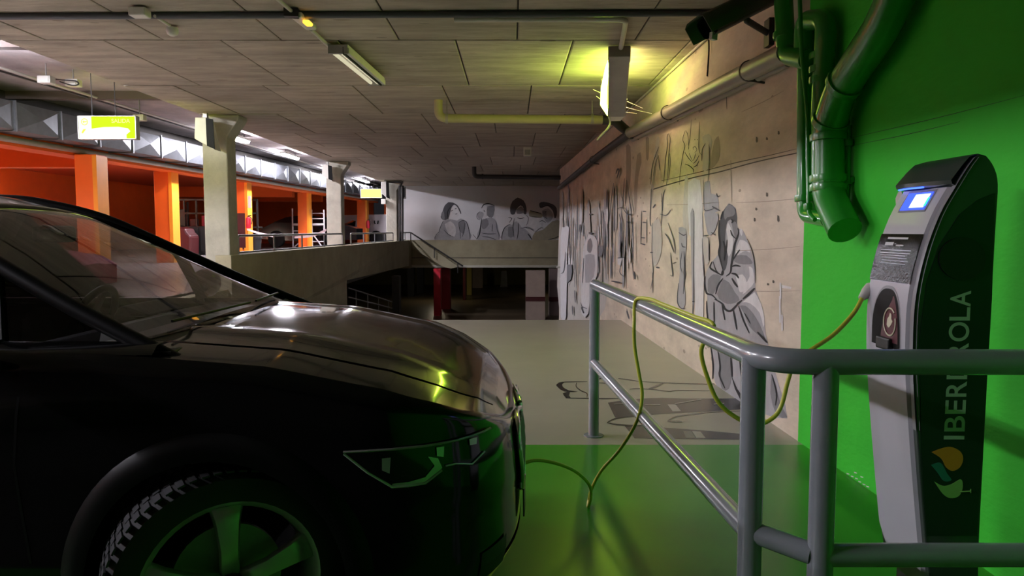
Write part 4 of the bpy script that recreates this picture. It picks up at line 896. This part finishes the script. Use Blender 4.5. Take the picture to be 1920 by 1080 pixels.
for wx_, wz in WHL:
    for s_ in (-1, 1):
        rows = []
        for i in range(41):
            t = math.radians(-22+224*i/40); rr = []
            for r, o_ in ((.40,-.05),(.40,.022),(.43,.026),(.475,.012),(.485,-.005)):
                X = wx_+r*math.cos(t); Z = max(.2, wz+r*math.sin(t)); q = BV.ray_cast(Vector((X, CY+s_*3, Z)), Vector((0,-s_,0))); yv = q[0].y if q[0] else CY+s_*.9; rr.append(Vector((X, yv+s_*o_, Z)))
            rows.append(rr)
        MB().grid(rows).build('wheel_arch', M['clad'], car, smooth=50)
        MB().lathe([(.43,0),(.43,.42)], (wx_, CY+s_*.88, wz), (0,-s_,0), 30).build('arch_liner', M['black'], car)
# headlamps
topc = [(645,846),(690,844),(735,841),(795,835),(830,829),(850,825),(880,817),(902,809),(914,803)]
botc = [(646,850),(690,884),(735,911),(795,904),(830,874),(850,868),(880,869),(903,845),(915,812)]
rows = []
for (a, b), (c, d) in zip(topc, botc): rows.append([hit(a+(c-a)*k/6, b+(d-b)*k/6, .008) for k in range(7)])
def mirror(p): return Vector((p.x, 2*CY-p.y, p.z))
for s_ in (0, 1):
    fn = (lambda p: p) if s_ == 0 else mirror
    hl = MB().grid([[fn(p) for p in r] for r in rows]).build('headlamp', mat('lamp_dark', (.004,.008,.006), .08) if s_ == 0 else bpy.data.materials['lamp_dark'], car, smooth=60)
    MB().tube([fn(hit(u, v, .012)) for u, v in [(646,849),(690,884),(735,911),(765,909),(795,904),(825,880)]], .004, 6).build('light_strip', M['alloy'], hl)
    MB().tube([fn(hit(u, v, .012)) for u, v in [(832,872),(850,868),(880,869),(903,846)]], .003, 6).build('light_strip', M['alloy'], hl)
    MB().tube([fn(hit(u, v, .012)) for u, v in topc], .004, 6).build('brow_strip', M['gmetal'], hl)
    mb = MB(); mb.add([fn(hit(u, v, .012)) for u, v in [(716,858),(732,856),(730,886),(716,880)]], [(0,1,2,3)]); mb.build('reflector', M['alloy'], hl)
    mb = MB(); mb.add([fn(hit(u, v, .012)) for u, v in [(815,838),(829,836),(828,856),(816,854)]], [(0,1,2,3)]); mb.build('reflector', M['alloy'], hl)
    mb = MB(); mb.add([fn(hit(u, v, .012)) for u, v in [(875,823),(889,819),(888,832),(876,834)]], [(0,1,2,3)]); mb.build('reflector', M['alloy'], hl)
    mb = MB(); mb.grid([[fn(hit(u, v, .011)) for u, v in r] for r in ([(735,905),(765,902),(795,893),(812,872),(800,855)],[(735,910),(768,908),(797,903),(826,876),(818,858)])]); mb.build('light_guide', M['alloy'], hl, smooth=50)
# kidney shaped grilles, plate, lower intake
for s_ in (-1, 1):
    out = [(.05,.715),(.20,.735),(.34,.72),(.375,.66),(.35,.54),(.27,.45),(.10,.43),(.05,.47)]
    P = smooth_path([hitf(s_*a, z, .012) for a, z in out+[out[0]]], 5)
    gr = MB().tube(P, .011, 8).build('grille_frame', M['chrome'], car, smooth=60)
    mb = MB()
    rws = [[hitf(s_*(lo+(hi-lo)*k/8), z, .006) for k in range(9)] for z, lo, hi in ((.72,.07,.33),(.66,.05,.37),(.6,.05,.36),(.54,.05,.345),(.48,.05,.30),(.44,.09,.25))]
    mb.grid(rws); mb.build('grille_mesh', M['black'], gr)
    for k in range(1, 8): a = .05+.04*k; MB().tube([hitf(s_*a, z, .014) for z in (.71,.6,.47)], .005, 5).build('grille_slat', M['gmetal'], gr)
MB().grid([[hitf(v, z, .022) for v in (-.26,-.13,0,.13,.26)] for z in (.33,.44)]).build('number_plate', M['black'], car, thick=.006)
MB().grid([[hitf(v/10, z, .006) for v in range(-6, 7)] for z in (.23,.30)]).build('lower_intake', M['black'], car)
for s_ in (-1, 1):
    MB().grid([[hitf(s_*(.55+.025*k), z, .006) for k in range(8)] for z in (.28,.33,.38)]).build('side_intake', M['black'], car)
    fx_ = [BV.ray_cast(Vector((X, CY+s_*3, z)), Vector((0,-s_,0)))[0]+Vector((0,s_*.002,0)) for X, z in ((-1.475,1.03),(-1.49,.9),(-1.50,.75),(-1.49,.6),(-1.47,.45),(-1.46,.3))]
    MB().grid([[p-Vector((.004,0,0)) for p in fx_],[p+Vector((.004,0,0)) for p in fx_]]).build('door_gap', M['clad'], car)
c = hitf(0, .765, .004); MB().lathe([(0,.006),(.034,.005),(.038,0)], c+Vector((-.01,0,.01)), (1,0,.6), 20).build('bonnet_badge', M['chrome'], car, smooth=40)
# ------------------------------------------------------------------ murals: flat paint on the walls and floor
class Paint:
    """polygons and brush strokes given in photo pixels, laid on a wall or floor plane as thin paint"""
    def __init__(s, proj, d0=.0015, dd=.00012): s.p = proj; s.d = d0; s.dd = dd; s.mb = MB(); s.ms = []; s.o = (0, 0, 1)
    def at(s, x0, y0, k): s.o = (x0, y0, k); return s
    def q(s, pt): return (s.o[0]+pt[0]/s.o[2], s.o[1]+pt[1]/s.o[2])
    def idx(s, t):
        if t not in s.ms: s.ms.append(t)
        s.mb.mi = s.ms.index(t)
    def fill(s, t, pts, k=3):
        s.idx(t); s.d += s.dd; P = [Vector((*s.q(p), 0)) for p in pts]
        if k > 1: P = smooth_path(P+[P[0]], k)[:-1]
        s.mb.add([s.p(a.x, a.y, s.d) for a in P], [tuple(range(len(P)))])
    def line(s, t, pts, w=1.2, k=4, taper=True):
        s.idx(t); s.d += s.dd; P = smooth_path([Vector((*s.q(p), 0)) for p in pts], k); n = len(P); L = []; R = []
        for i, a in enumerate(P):
            d = (P[min(i+1, n-1)]-P[max(i-1, 0)]); d = d.normalized() if d.length > 1e-6 else Vector((1,0,0)); nn_ = Vector((-d.y, d.x, 0)); ww = w/2*(1 if not taper else .35+.65*math.sin(math.pi*(i+.5)/n))
            L.append(s.p(a.x+nn_.x*ww, a.y+nn_.y*ww, s.d)); R.append(s.p(a.x-nn_.x*ww, a.y-nn_.y*ww, s.d))
        s.mb.grid([L, R])
    def done(s, name, parent, label):
        o = s.mb.build(name, [T[t] for t in s.ms], parent); o['label'] = label; return o
PW = lambda u, v, d: at_wall(u, v, d)
PB = lambda u, v, d: at_y(u, v, 32.32-d*6)
PF = lambda u, v, d: at_z(u, v, d)
# cracks and the cast ledge of the concrete wall
p = Paint(PW)
p.line('brown', [(1222,356),(1250,347),(1300,333),(1350,322),(1420,303),(1494,287)], 2.2, taper=False)
p.line('brown', [(1240,339),(1310,323),(1380,305),(1440,292),(1494,279)], 1.6)
p.line('brown', [(1329,72),(1329,100),(1327,145)], 2); p.line('brown', [(1362,178),(1363,205)], 1.5)
for a, b, c, d in ((1390,210,1470,170),(1250,384,1350,379),(1380,380,1500,372),(1380,470,1500,462),(1390,545,1500,545),(1370,300,1372,380)): p.line('warm', [(a,b),((a+c)/2,(b+d)/2+1.5),(c,d)], 1.4)
for u, v, h in ((1459,410,14),(1415,412,8),(1438,365,9),(1418,392,6),(1419,262,12),(1438,260,6),(1460,249,8),(1440,533,5),(1450,528,6)): p.fill('brown', [(u-1.5,v-h/2),(u+1.5,v-h/3),(u+2,v+h/4),(u,v+h/2),(u-2,v+h/5)], 1)
for u, v, h in ((1463,545,30),(1462,580,50),(1466,605,30)): p.fill('white', [(u-1.5,v-h/2),(u+1.5,v-h/2),(u+2,v+h/2),(u-1,v+h/2)], 1)
p.fill('white', [(1465,534),(1484,538),(1483,542),(1466,540)], 1)
p.done('wall_cracks', wr, 'dark cracks and pits in the concrete wall')
p = Paint(PW)
for a, b, c, d in ((1598,258,1920,179),(1602,272,1800,228)): p.line('ink', [(a,b),((a+c)/2,(b+d)/2+2),(c,d)], 1.0)
p.fill('pale', [(1679,372),(1684,360),(1690,358),(1693,372),(1691,386),(1680,388)], 1)
for u, v in ((1598,893),(1606,897),(1612,903),(1620,908),(1590,888),(1627,912),(1604,886),(1616,894)): p.fill('white', [(u-3,v-1.5),(u+2,v),(u+3,v+2),(u-2,v+1)], 1)
p.done('wall_cracks', wr, 'fine crack and pale chips in the green painted wall')
# robed figure
p = Paint(PW).at(1300,370,5.4)
B = lambda pts: [(x*1.2, 1026+y*1.2) for x, y in pts]          # lower crop brought into the same frame
p.fill('light', [(360,60),(300,140),(270,230),(262,350),(265,480),(255,570),(200,640),(150,710),(120,800),(120,890),(140,980)]+B([(118,100),(130,250),(145,400),(165,560),(180,700),(230,770),(330,830),(420,900),(560,960),(790,1010),(730,760),(660,500),(612,300),(600,180),(575,60)])+[(640,960),(625,870),(618,700),(590,560),(545,430),(500,330),(460,320),(440,250),(430,110)], 2)
p.fill('dark', [(360,62),(300,140),(270,230),(262,350),(272,480),(258,560),(280,650),(300,740),(330,720),(350,600),(325,480),(330,330),(350,240),(400,230),(440,280),(432,120)], 2)
p.fill('mid', [(350,70),(310,150),(320,230),(345,200),(400,190),(425,150),(400,90)], 2)
p.fill('white', [(350,250),(335,330),(345,400),(340,520),(360,600),(395,520),(400,420),(390,340),(375,300)], 2)
p.fill('mid', [(385,240),(400,330),(430,420),(445,330),(430,250)], 2)
p.fill('white', [(470,430),(440,510),(430,590),(470,570),(530,540),(575,560),(560,480),(520,440)], 2)
p.fill('white', [(480,315),(470,350),(490,390),(500,340)], 2)
p.fill('mid', [(410,640),(440,590),(540,590),(600,660),(560,680),(450,670)], 2)
p.fill('white', [(560,700),(600,720),(615,860),(560,930),(500,980),(530,880),(570,800)], 2)
p.fill('mid', [(150,830),(200,780),(280,800),(230,920),(200,980),(145,950)], 2)
p.fill('mid', [(300,830),(360,860),(420,960),(470,1040),(380,1080),(300,1060),(240,980)], 2)
p.fill('white', [(430,800),(500,780),(540,860),(520,940),(470,960),(450,880)], 2)
p.fill('white', [(620,960),(560,1010),(500,1060)]+B([(420,30),(480,40),(560,120),(590,240),(600,170),(570,40)]), 2)
p.fill('mid', B([(390,60),(430,130),(470,230),(540,300),(600,330),(560,220),(500,120),(440,60)]), 2)
p.fill('mid', B([(230,420),(300,440),(320,640),(300,760),(240,760),(215,600)]), 2)
p.fill('ink', B([(320,650),(350,760),(410,880),(420,830),(370,760),(340,690)]), 1)
p.fill('mid', B([(660,660),(700,760),(740,900),(790,1000),(700,980),(650,800)]), 2)
for pts, w_ in (([(262,230),(258,350),(270,480),(258,560),(270,620),(300,740)],4), ([(300,740),(290,790)],5), ([(450,310),(455,370),(420,470),(405,560),(385,680),(375,760),(330,800)],4),
  ([(120,800),(115,880),(135,970),(190,990),(240,1040)],3.5), ([(300,820),(250,890),(225,980)],3), ([(190,650),(170,710),(220,750),(290,790)],3.5), ([(200,650),(230,740),(280,790)],2),
  ([(390,700),(430,690),(480,700)],3.5), ([(385,770),(430,780),(460,820)],4), ([(390,820),(420,870),(450,910)],4), ([(300,140),(275,220)],3), ([(500,1030),(560,980),(620,920)],4.5),
  ([(480,1050),(440,1080)],3), ([(470,530),(440,570),(400,630)],2.5), ([(545,420),(600,560),(622,700),(630,870)],1.5), ([(380,220),(400,240),(385,260)],3), ([(375,330),(390,380),(430,420)],2), ([(300,440),(320,520),(310,640)],3), ([(340,430),(330,560)],2)): p.line('ink', pts, w_)
for pts, w_ in (([(180,5),(240,40),(265,85),(310,105),(360,60),(410,10)],4), ([(110,20),(115,120),(130,250)],2.5), ([(172,30),(175,200)],2.5), ([(240,50),(265,180)],2.5), ([(335,90),(365,260)],3), ([(380,60),(420,180),(470,290)],2.5), ([(430,120),(480,210)],2),
  ([(145,400),(165,560),(160,680)],2.5), ([(205,430),(225,570),(220,650),(265,755)],3), ([(315,490),(325,660)],3), ([(390,530),(410,700)],2.5), ([(540,280),(620,370)],4), ([(660,640),(700,800),(690,900)],2)): p.line('ink', B(pts), w_)
p.done('mural_figure', wr, 'painted grey robed figure with folded arms on right wall')
# pale drawn figures further along the wall
p = Paint(PW).at(1170,220,4.909)
for t, pts in (('warm',[(20,260),(60,270),(60,580),(10,800),(20,500)]),('warm',[(200,190),(230,190),(225,380),(205,380)]),('pale',[(300,180),(330,200),(300,420),(250,640),(240,900),(260,520)]),('warm',[(120,350),(150,320),(160,420),(130,560),(110,900),(90,700)]),('pale',[(560,560),(540,900),(560,1080),(590,1080),(590,560)]),('light',[(740,600),(790,585),(800,700),(860,720),(870,860),(800,900),(770,1060),(735,800)]),('warm',[(830,220),(870,170),(884,300),(870,400),(800,480),(790,420)]),('pale',[(720,180),(780,150),(810,220),(790,330),(770,480),(720,480),(735,330)]),('white',[(590,600),(700,580),(720,1080),(600,1080)])): p.fill(t, pts, 2)
for pts, w_ in (([(565,120),(540,200),(560,260),(545,330),(520,480),(510,620)],1.2), ([(570,120),(590,180),(595,290)],1), ([(620,20),(610,150),(590,300)],1), ([(695,40),(690,180),(690,300),(715,350)],1.2), ([(640,300),(635,280),(655,270),(670,300),(650,325)],1), ([(650,205),(655,205)],2), ([(673,205),(678,205)],2),
  ([(560,430),(600,445),(638,480),(638,510)],1.8), ([(690,400),(670,440),(638,460)],1.8), ([(560,320),(590,370),(630,415)],1.4), ([(690,350),(665,400),(635,425)],1.4), ([(600,330),(615,370),(632,400)],1), ([(660,330),(650,370),(635,400)],1),
  ([(405,150),(395,190),(400,260),(380,400),(365,600)],1.2), ([(410,150),(425,200),(415,300),(405,480),(390,620)],1.2), ([(420,330),(425,420),(410,560)],1), ([(320,270),(280,380),(255,480),(245,620)],1.4), ([(320,350),(290,420),(270,540)],1), ([(315,350),(325,440),(332,490)],1.6),
  ([(345,700),(350,860),(340,1000)],1.4), ([(250,660),(245,800),(240,960),(260,1000),(310,920)],1.5), ([(380,660),(360,720),(355,860)],1.4), ([(430,850),(390,900),(330,890)],1.6), ([(160,860),(158,1080)],1.2), ([(170,865),(205,866)],2), ([(170,965),(205,970)],2), ([(640,860),(645,1080)],1.6),
  ([(730,580),(735,860)],1), ([(850,700),(860,730),(884,720)],2), ([(810,820),(884,860)],3), ([(735,840),(760,860),(850,830)],1.5), ([(265,835),(290,800)],2.5), ([(20,850),(30,890),(70,890)],2.2), ([(20,970),(60,970)],2.5), ([(750,240),(720,300),(715,400)],1.6), ([(780,250),(785,400),(770,600)],1.2)): p.line('dark', pts, w_)
p.at(1170,400,4.5)
for t, pts in (('pale',[(230,100),(300,40),(320,250),(300,380),(250,450),(235,250)]),('light',[(460,120),(520,130),(525,300),(500,500),(520,720),(500,800),(450,760),(470,500)]),('white',[(590,0),(660,0),(670,900),(600,860)]),('light',[(560,0),(590,0),(590,750),(575,740)]),('light',[(675,0),(790,0),(785,90),(750,170),(710,180),(690,100)]),('pale',[(665,200),(710,210),(720,400),(680,420)])): p.fill(t, pts, 2)
for pts, w_ in (([(145,50),(140,260)],1.2), ([(190,50),(190,250)],1.2), ([(145,205),(180,208)],2), ([(140,255),(180,265)],2.4), ([(240,80),(235,320),(245,500),(225,640)],1.4), ([(270,455),(300,460)],3), ([(220,330),(245,330)],2), ([(345,170),(380,220),(420,330)],2.2), ([(370,80),(420,230),(430,340)],1.5), ([(390,330),(400,430),(410,525),(390,520)],1.6), ([(440,410),(410,425)],1.5),
  ([(460,160),(500,185),(525,175)],2), ([(485,250),(495,280),(520,285)],2.2), ([(490,320),(475,430),(490,500)],1.5), ([(505,320),(510,480),(500,680)],2), ([(520,490),(510,560)],1.6), ([(460,590),(450,740),(480,800),(520,800)],2), ([(575,745),(595,745)],2.5), ([(580,760),(578,900)],1.2), ([(660,210),(665,400),(680,600)],1.2), ([(590,0),(585,740)],1.3), ([(670,190),(710,185)],2), ([(735,160),(770,185)],2), ([(715,200),(715,400)],1.2), ([(40,80),(80,560)],1.2), ([(10,200),(15,640)],1.2), ([(85,490),(90,555)],2.5), ([(20,820),(40,890)],2), ([(240,500),(240,670)],1.3)): p.line('dark', pts, w_)
p.done('mural_figure', wr, 'pale tall figures sketched in line on lit part of wall')
# crowded grey figures at the far end of the wall
p = Paint(PW, dd=.0003).at(1040,300,3.48)
p.fill('pale', [(35,330),(70,300),(120,290),(200,330),(300,300),(340,340),(330,600),(350,800),(290,1030),(35,1030)], 3)
random.seed(3)
for i in range(120):
    x = 45+465*random.random()**1.3; y = random.uniform(150, 620); h = random.uniform(60, 300); w_ = random.uniform(3, 11); t = random.choice(['white','light','mid','pale','white','pale','light','warm'])
    p.fill(t, [(x,y),(x+w_*.6,y+15),(x+w_,y+h*.5),(x+w_*.7,min(1025,y+h)),(x-w_*.3,min(1025,y+h)),(x-w_*.4,y+h*.4)], 2)
p.fill('mid', [(50,700),(110,680),(105,780),(60,800)], 2); p.fill('white', [(60,440),(95,440),(80,620),(75,1020),(40,1020),(38,500)], 2)
p.fill('white', [(190,560),(215,500),(240,488),(275,520),(282,620),(275,760),(235,830),(220,1000),(175,1000),(178,700)], 2); p.fill('mid', [(215,530),(235,510),(248,560),(235,605),(212,590)], 2); p.fill('light', [(200,620),(260,620),(255,760),(200,800)], 2)
p.fill('mid', [(285,560),(315,560),(310,620),(285,630)], 2); p.fill('white', [(410,640),(440,640),(430,690),(410,680)], 1)
for pts, w_ in (([(400,90),(410,60),(420,70),(405,120)],3), ([(385,150),(370,260),(355,400)],1.6), ([(455,120),(445,300)],1.6), ([(470,130),(490,280),(500,350),(470,350)],1.6), ([(410,320),(440,310),(470,350),(500,360)],1.6), ([(420,350),(435,430),(425,600)],1.8), ([(450,460),(445,640)],1.8), ([(410,640),(455,635)],1.8), ([(440,650),(425,730),(450,760)],1.8), ([(370,790),(430,800)],3), ([(225,355),(240,352)],3), ([(222,475),(245,480)],3.5), ([(130,850),(135,930)],2.2), ([(115,950),(118,1010)],2), ([(170,930),(190,1000),(175,960),(210,970)],2), ([(190,640),(180,800)],1.5), ([(280,530),(283,740)],1.2), ([(125,560),(130,830)],1.4), ([(95,500),(98,640)],1.4), ([(510,400),(515,680)],1.2), ([(515,740),(525,780)],2), ([(165,420),(160,470)],2), ([(310,330),(300,420)],1.8), ([(340,200),(335,320)],1.5), ([(470,970),(490,1040)],1.5), ([(70,600),(60,720),(40,740)],1.3), ([(330,400),(335,780)],1.3), ([(380,400),(375,760)],1.2), ([(470,400),(480,410)],2.5), ([(485,400),(495,410)],2.5)): p.line('dark', pts, w_)
p.done('mural_figure', wr, 'crowd of grey and white figures painted at far end of wall')
# back wall sketches
def back(name, label, fills, lines):
    p = Paint(PB).at(800,350,7.385)
    for t, pts in fills: p.fill(t, pts, 2)
    for t, pts, w_ in lines: p.line(t, pts, w_)
    p.done('mural_figure', wbk, label)
back('a', 'sketched person with dark bobbed hair leaning on hand, leftmost on back wall',
  [('light',[(230,470),(190,560),(160,650),(110,735),(600,735),(580,600),(540,480),(470,440),(420,470),(330,450)]),('white',[(330,330),(400,270),(450,330),(440,400),(390,430),(330,420)]),('white',[(250,520),(330,480),(400,560),(390,690),(300,660)]),('dark',[(300,215),(250,260),(220,340),(195,420),(230,460),(290,450),(320,380),(340,300),(380,250),(430,290),(470,380),(475,350),(430,260),(360,220)]),('mid',[(200,380),(230,330),(250,440),(220,460)]),('mid',[(440,500),(500,470),(540,510),(520,640),(480,640),(450,580)])],
  [('ink',[(230,470),(190,560),(165,640)],1),('dark',[(110,735),(130,670),(165,630)],1),('ink',[(240,600),(300,660),(370,695)],1),('ink',[(440,500),(490,470),(550,490),(590,620),(600,730)],1.2),('ink',[(440,510),(460,610),(470,720)],1),('ink',[(530,500),(515,620),(490,700)],1),('ink',[(335,340),(365,325)],1.2),('ink',[(390,310),(415,300)],1.2),('ink',[(395,380),(425,375)],1.2),('ink',[(300,450),(290,350),(340,270)],1.6)])
back('b', 'sketched person with headband turned aside, second on back wall',
  [('light',[(760,450),(740,560),(700,735),(1000,735),(990,600),(960,480),(900,430)]),('mid',[(850,270),(940,270),(930,380),(900,430),(840,400)]),('mid',[(760,470),(830,440),(860,520),(800,590),(760,560)]),('white',[(780,280),(840,280),(840,400),(800,450),(770,400)]),('light',[(700,380),(740,345),(790,370),(770,440),(720,450)])],
  [('ink',[(760,300),(790,250),(860,235),(940,265)],2),('ink',[(760,440),(745,560),(730,660),(690,730)],2.2),('ink',[(740,345),(700,380),(700,440),(740,460)],1),('ink',[(790,330),(810,345)],1.4),('ink',[(760,640),(860,655),(960,650)],1.2),('dark',[(770,690),(860,700),(960,735)],1.4),('dark',[(960,480),(975,600),(1000,660),(1000,735)],1),('dark',[(910,520),(905,620)],1.4),('ink',[(840,270),(835,400)],1),('dark',[(640,660),(690,720)],1)])
back('c', 'sketched person with dark hair resting chin on hands, third on back wall',
  [('light',[(1150,520),(1080,580),(1045,660),(1045,735),(1450,735),(1380,600),(1310,560),(1250,480)]),('white',[(1130,410),(1180,370),(1230,410),(1200,520),(1150,510)]),('white',[(1250,430),(1300,390),(1350,430),(1310,510),(1260,500)]),('dark',[(1260,150),(1190,200),(1155,290),(1165,380),(1220,380),(1240,320),(1300,260),(1340,300),(1340,370),(1380,380),(1380,280),(1340,190)]),('mid',[(1240,320),(1310,270),(1345,330),(1330,370),(1250,375)]),('mid',[(1130,560),(1200,560),(1200,690),(1130,690)])],
  [('ink',[(1150,520),(1080,570),(1045,660),(1040,735)],1.6),('ink',[(1130,430),(1180,440),(1140,500)],1.2),('ink',[(1215,440),(1195,560),(1210,700)],1.4),('ink',[(1250,430),(1300,440),(1350,430)],1.2),('ink',[(1270,500),(1265,650),(1250,730)],1.4),('dark',[(1370,390),(1410,440),(1380,540)],1),('dark',[(1300,580),(1400,560),(1490,600)],1)])
back('d', 'sketched person in olive jacket with swept hair, rightmost on back wall',
  [('white',[(1400,420),(1560,420),(1600,560),(1500,620),(1400,600)]),('tan',[(1430,330),(1590,370),(1590,430),(1420,410)]),('light',[(1600,330),(1680,300),(1740,360),(1750,430),(1680,500),(1630,450)]),('tan',[(1500,630),(1620,590),(1740,480),(1860,480),(1860,700),(1680,735),(1460,735)]),('dark',[(1570,290),(1560,230),(1620,210),(1740,240),(1800,300),(1800,400),(1770,440),(1750,340),(1680,270),(1610,280)]),('mid',[(1600,340),(1650,340),(1660,420),(1610,420)])],
  [('ink',[(1560,240),(1580,290),(1680,260),(1760,300)],1.4),('ink',[(1430,330),(1500,350),(1590,370)],1.6),('ink',[(1430,410),(1580,430)],1),('ink',[(1640,350),(1660,350)],1.6),('ink',[(1640,430),(1670,440)],1.2),('ink',[(1400,650),(1430,690),(1460,735)],2),('ink',[(1680,735),(1780,710),(1860,670)],1.4),('ink',[(1500,630),(1580,570),(1620,580)],1),('dark',[(1560,490),(1600,470),(1650,500)],1.4),('dark',[(1350,560),(1450,590),(1490,620)],1.4)])
# floor mural
p = Paint(PF, d0=.0008, dd=.00008).at(1030,700,5.189)
p.fill('fdark', [(570,285),(700,265),(900,245),(1100,238),(1300,245),(1880,245),(1880,350),(1500,372),(1100,395),(860,415),(640,430)], 1)
p.fill('fdark', [(730,508),(870,500),(1150,530),(1500,555),(1880,590),(1880,645),(1400,640),(830,632)], 1)
p.fill('fink', [(1550,250),(1900,240),(2030,330),(1900,350),(1620,352)], 1)
p.fill('flight', [(1150,303),(1230,303),(1280,366),(1200,370)], 1); p.fill('flight', [(1390,562),(1470,566),(1520,628),(1430,628)], 1)
p.fill('fmid', [(1300,560),(1380,563),(1420,628),(1330,628)], 1)
p.fill('fink', [(65,115),(90,92),(150,85),(125,105),(135,135),(190,165),(280,178),(180,182),(110,160)], 2); p.fill('fink', [(130,195),(175,180),(200,185),(190,215),(210,240),(160,238)], 2)
for t, pts, w_ in (('fink',[(90,92),(160,84),(370,80)],1.6),('fink',[(265,90),(262,130),(310,170),(365,195),(365,235)],2),('fink',[(160,240),(400,244),(680,245)],2),('fink',[(480,92),(560,100),(650,140)],1.6),('fink',[(480,55),(520,45)],2.4),('fink',[(670,50),(760,60),(880,80)],1.6),('fink',[(900,80),(1200,95),(1560,105)],1.4),('fink',[(780,155),(840,148),(1000,155),(1160,175),(1250,165),(1560,168)],1.6),('fdark',[(960,152),(1040,125),(1110,95)],3),('fink',[(560,478),(640,440),(760,420),(850,418)],2.4),('fink',[(560,478),(640,495),(780,505),(900,505)],2.4),('fmid',[(1150,460),(1230,420),(1400,395),(1600,372),(1880,365)],2.4),('fmid',[(1150,462),(1290,470)],3),('flight',[(630,300),(760,292)],1),('flight',[(930,305),(1080,304)],1),('flight',[(1220,296),(1480,252)],1.4),('flight',[(1600,300),(1700,292)],1.4),('fdark',[(1560,105),(1680,90)],1.4)): p.line(t, pts, w_, taper=t != 'flight')
p.done('floor_mural', fl, 'black cartoon outlines painted on grey floor behind the railing')
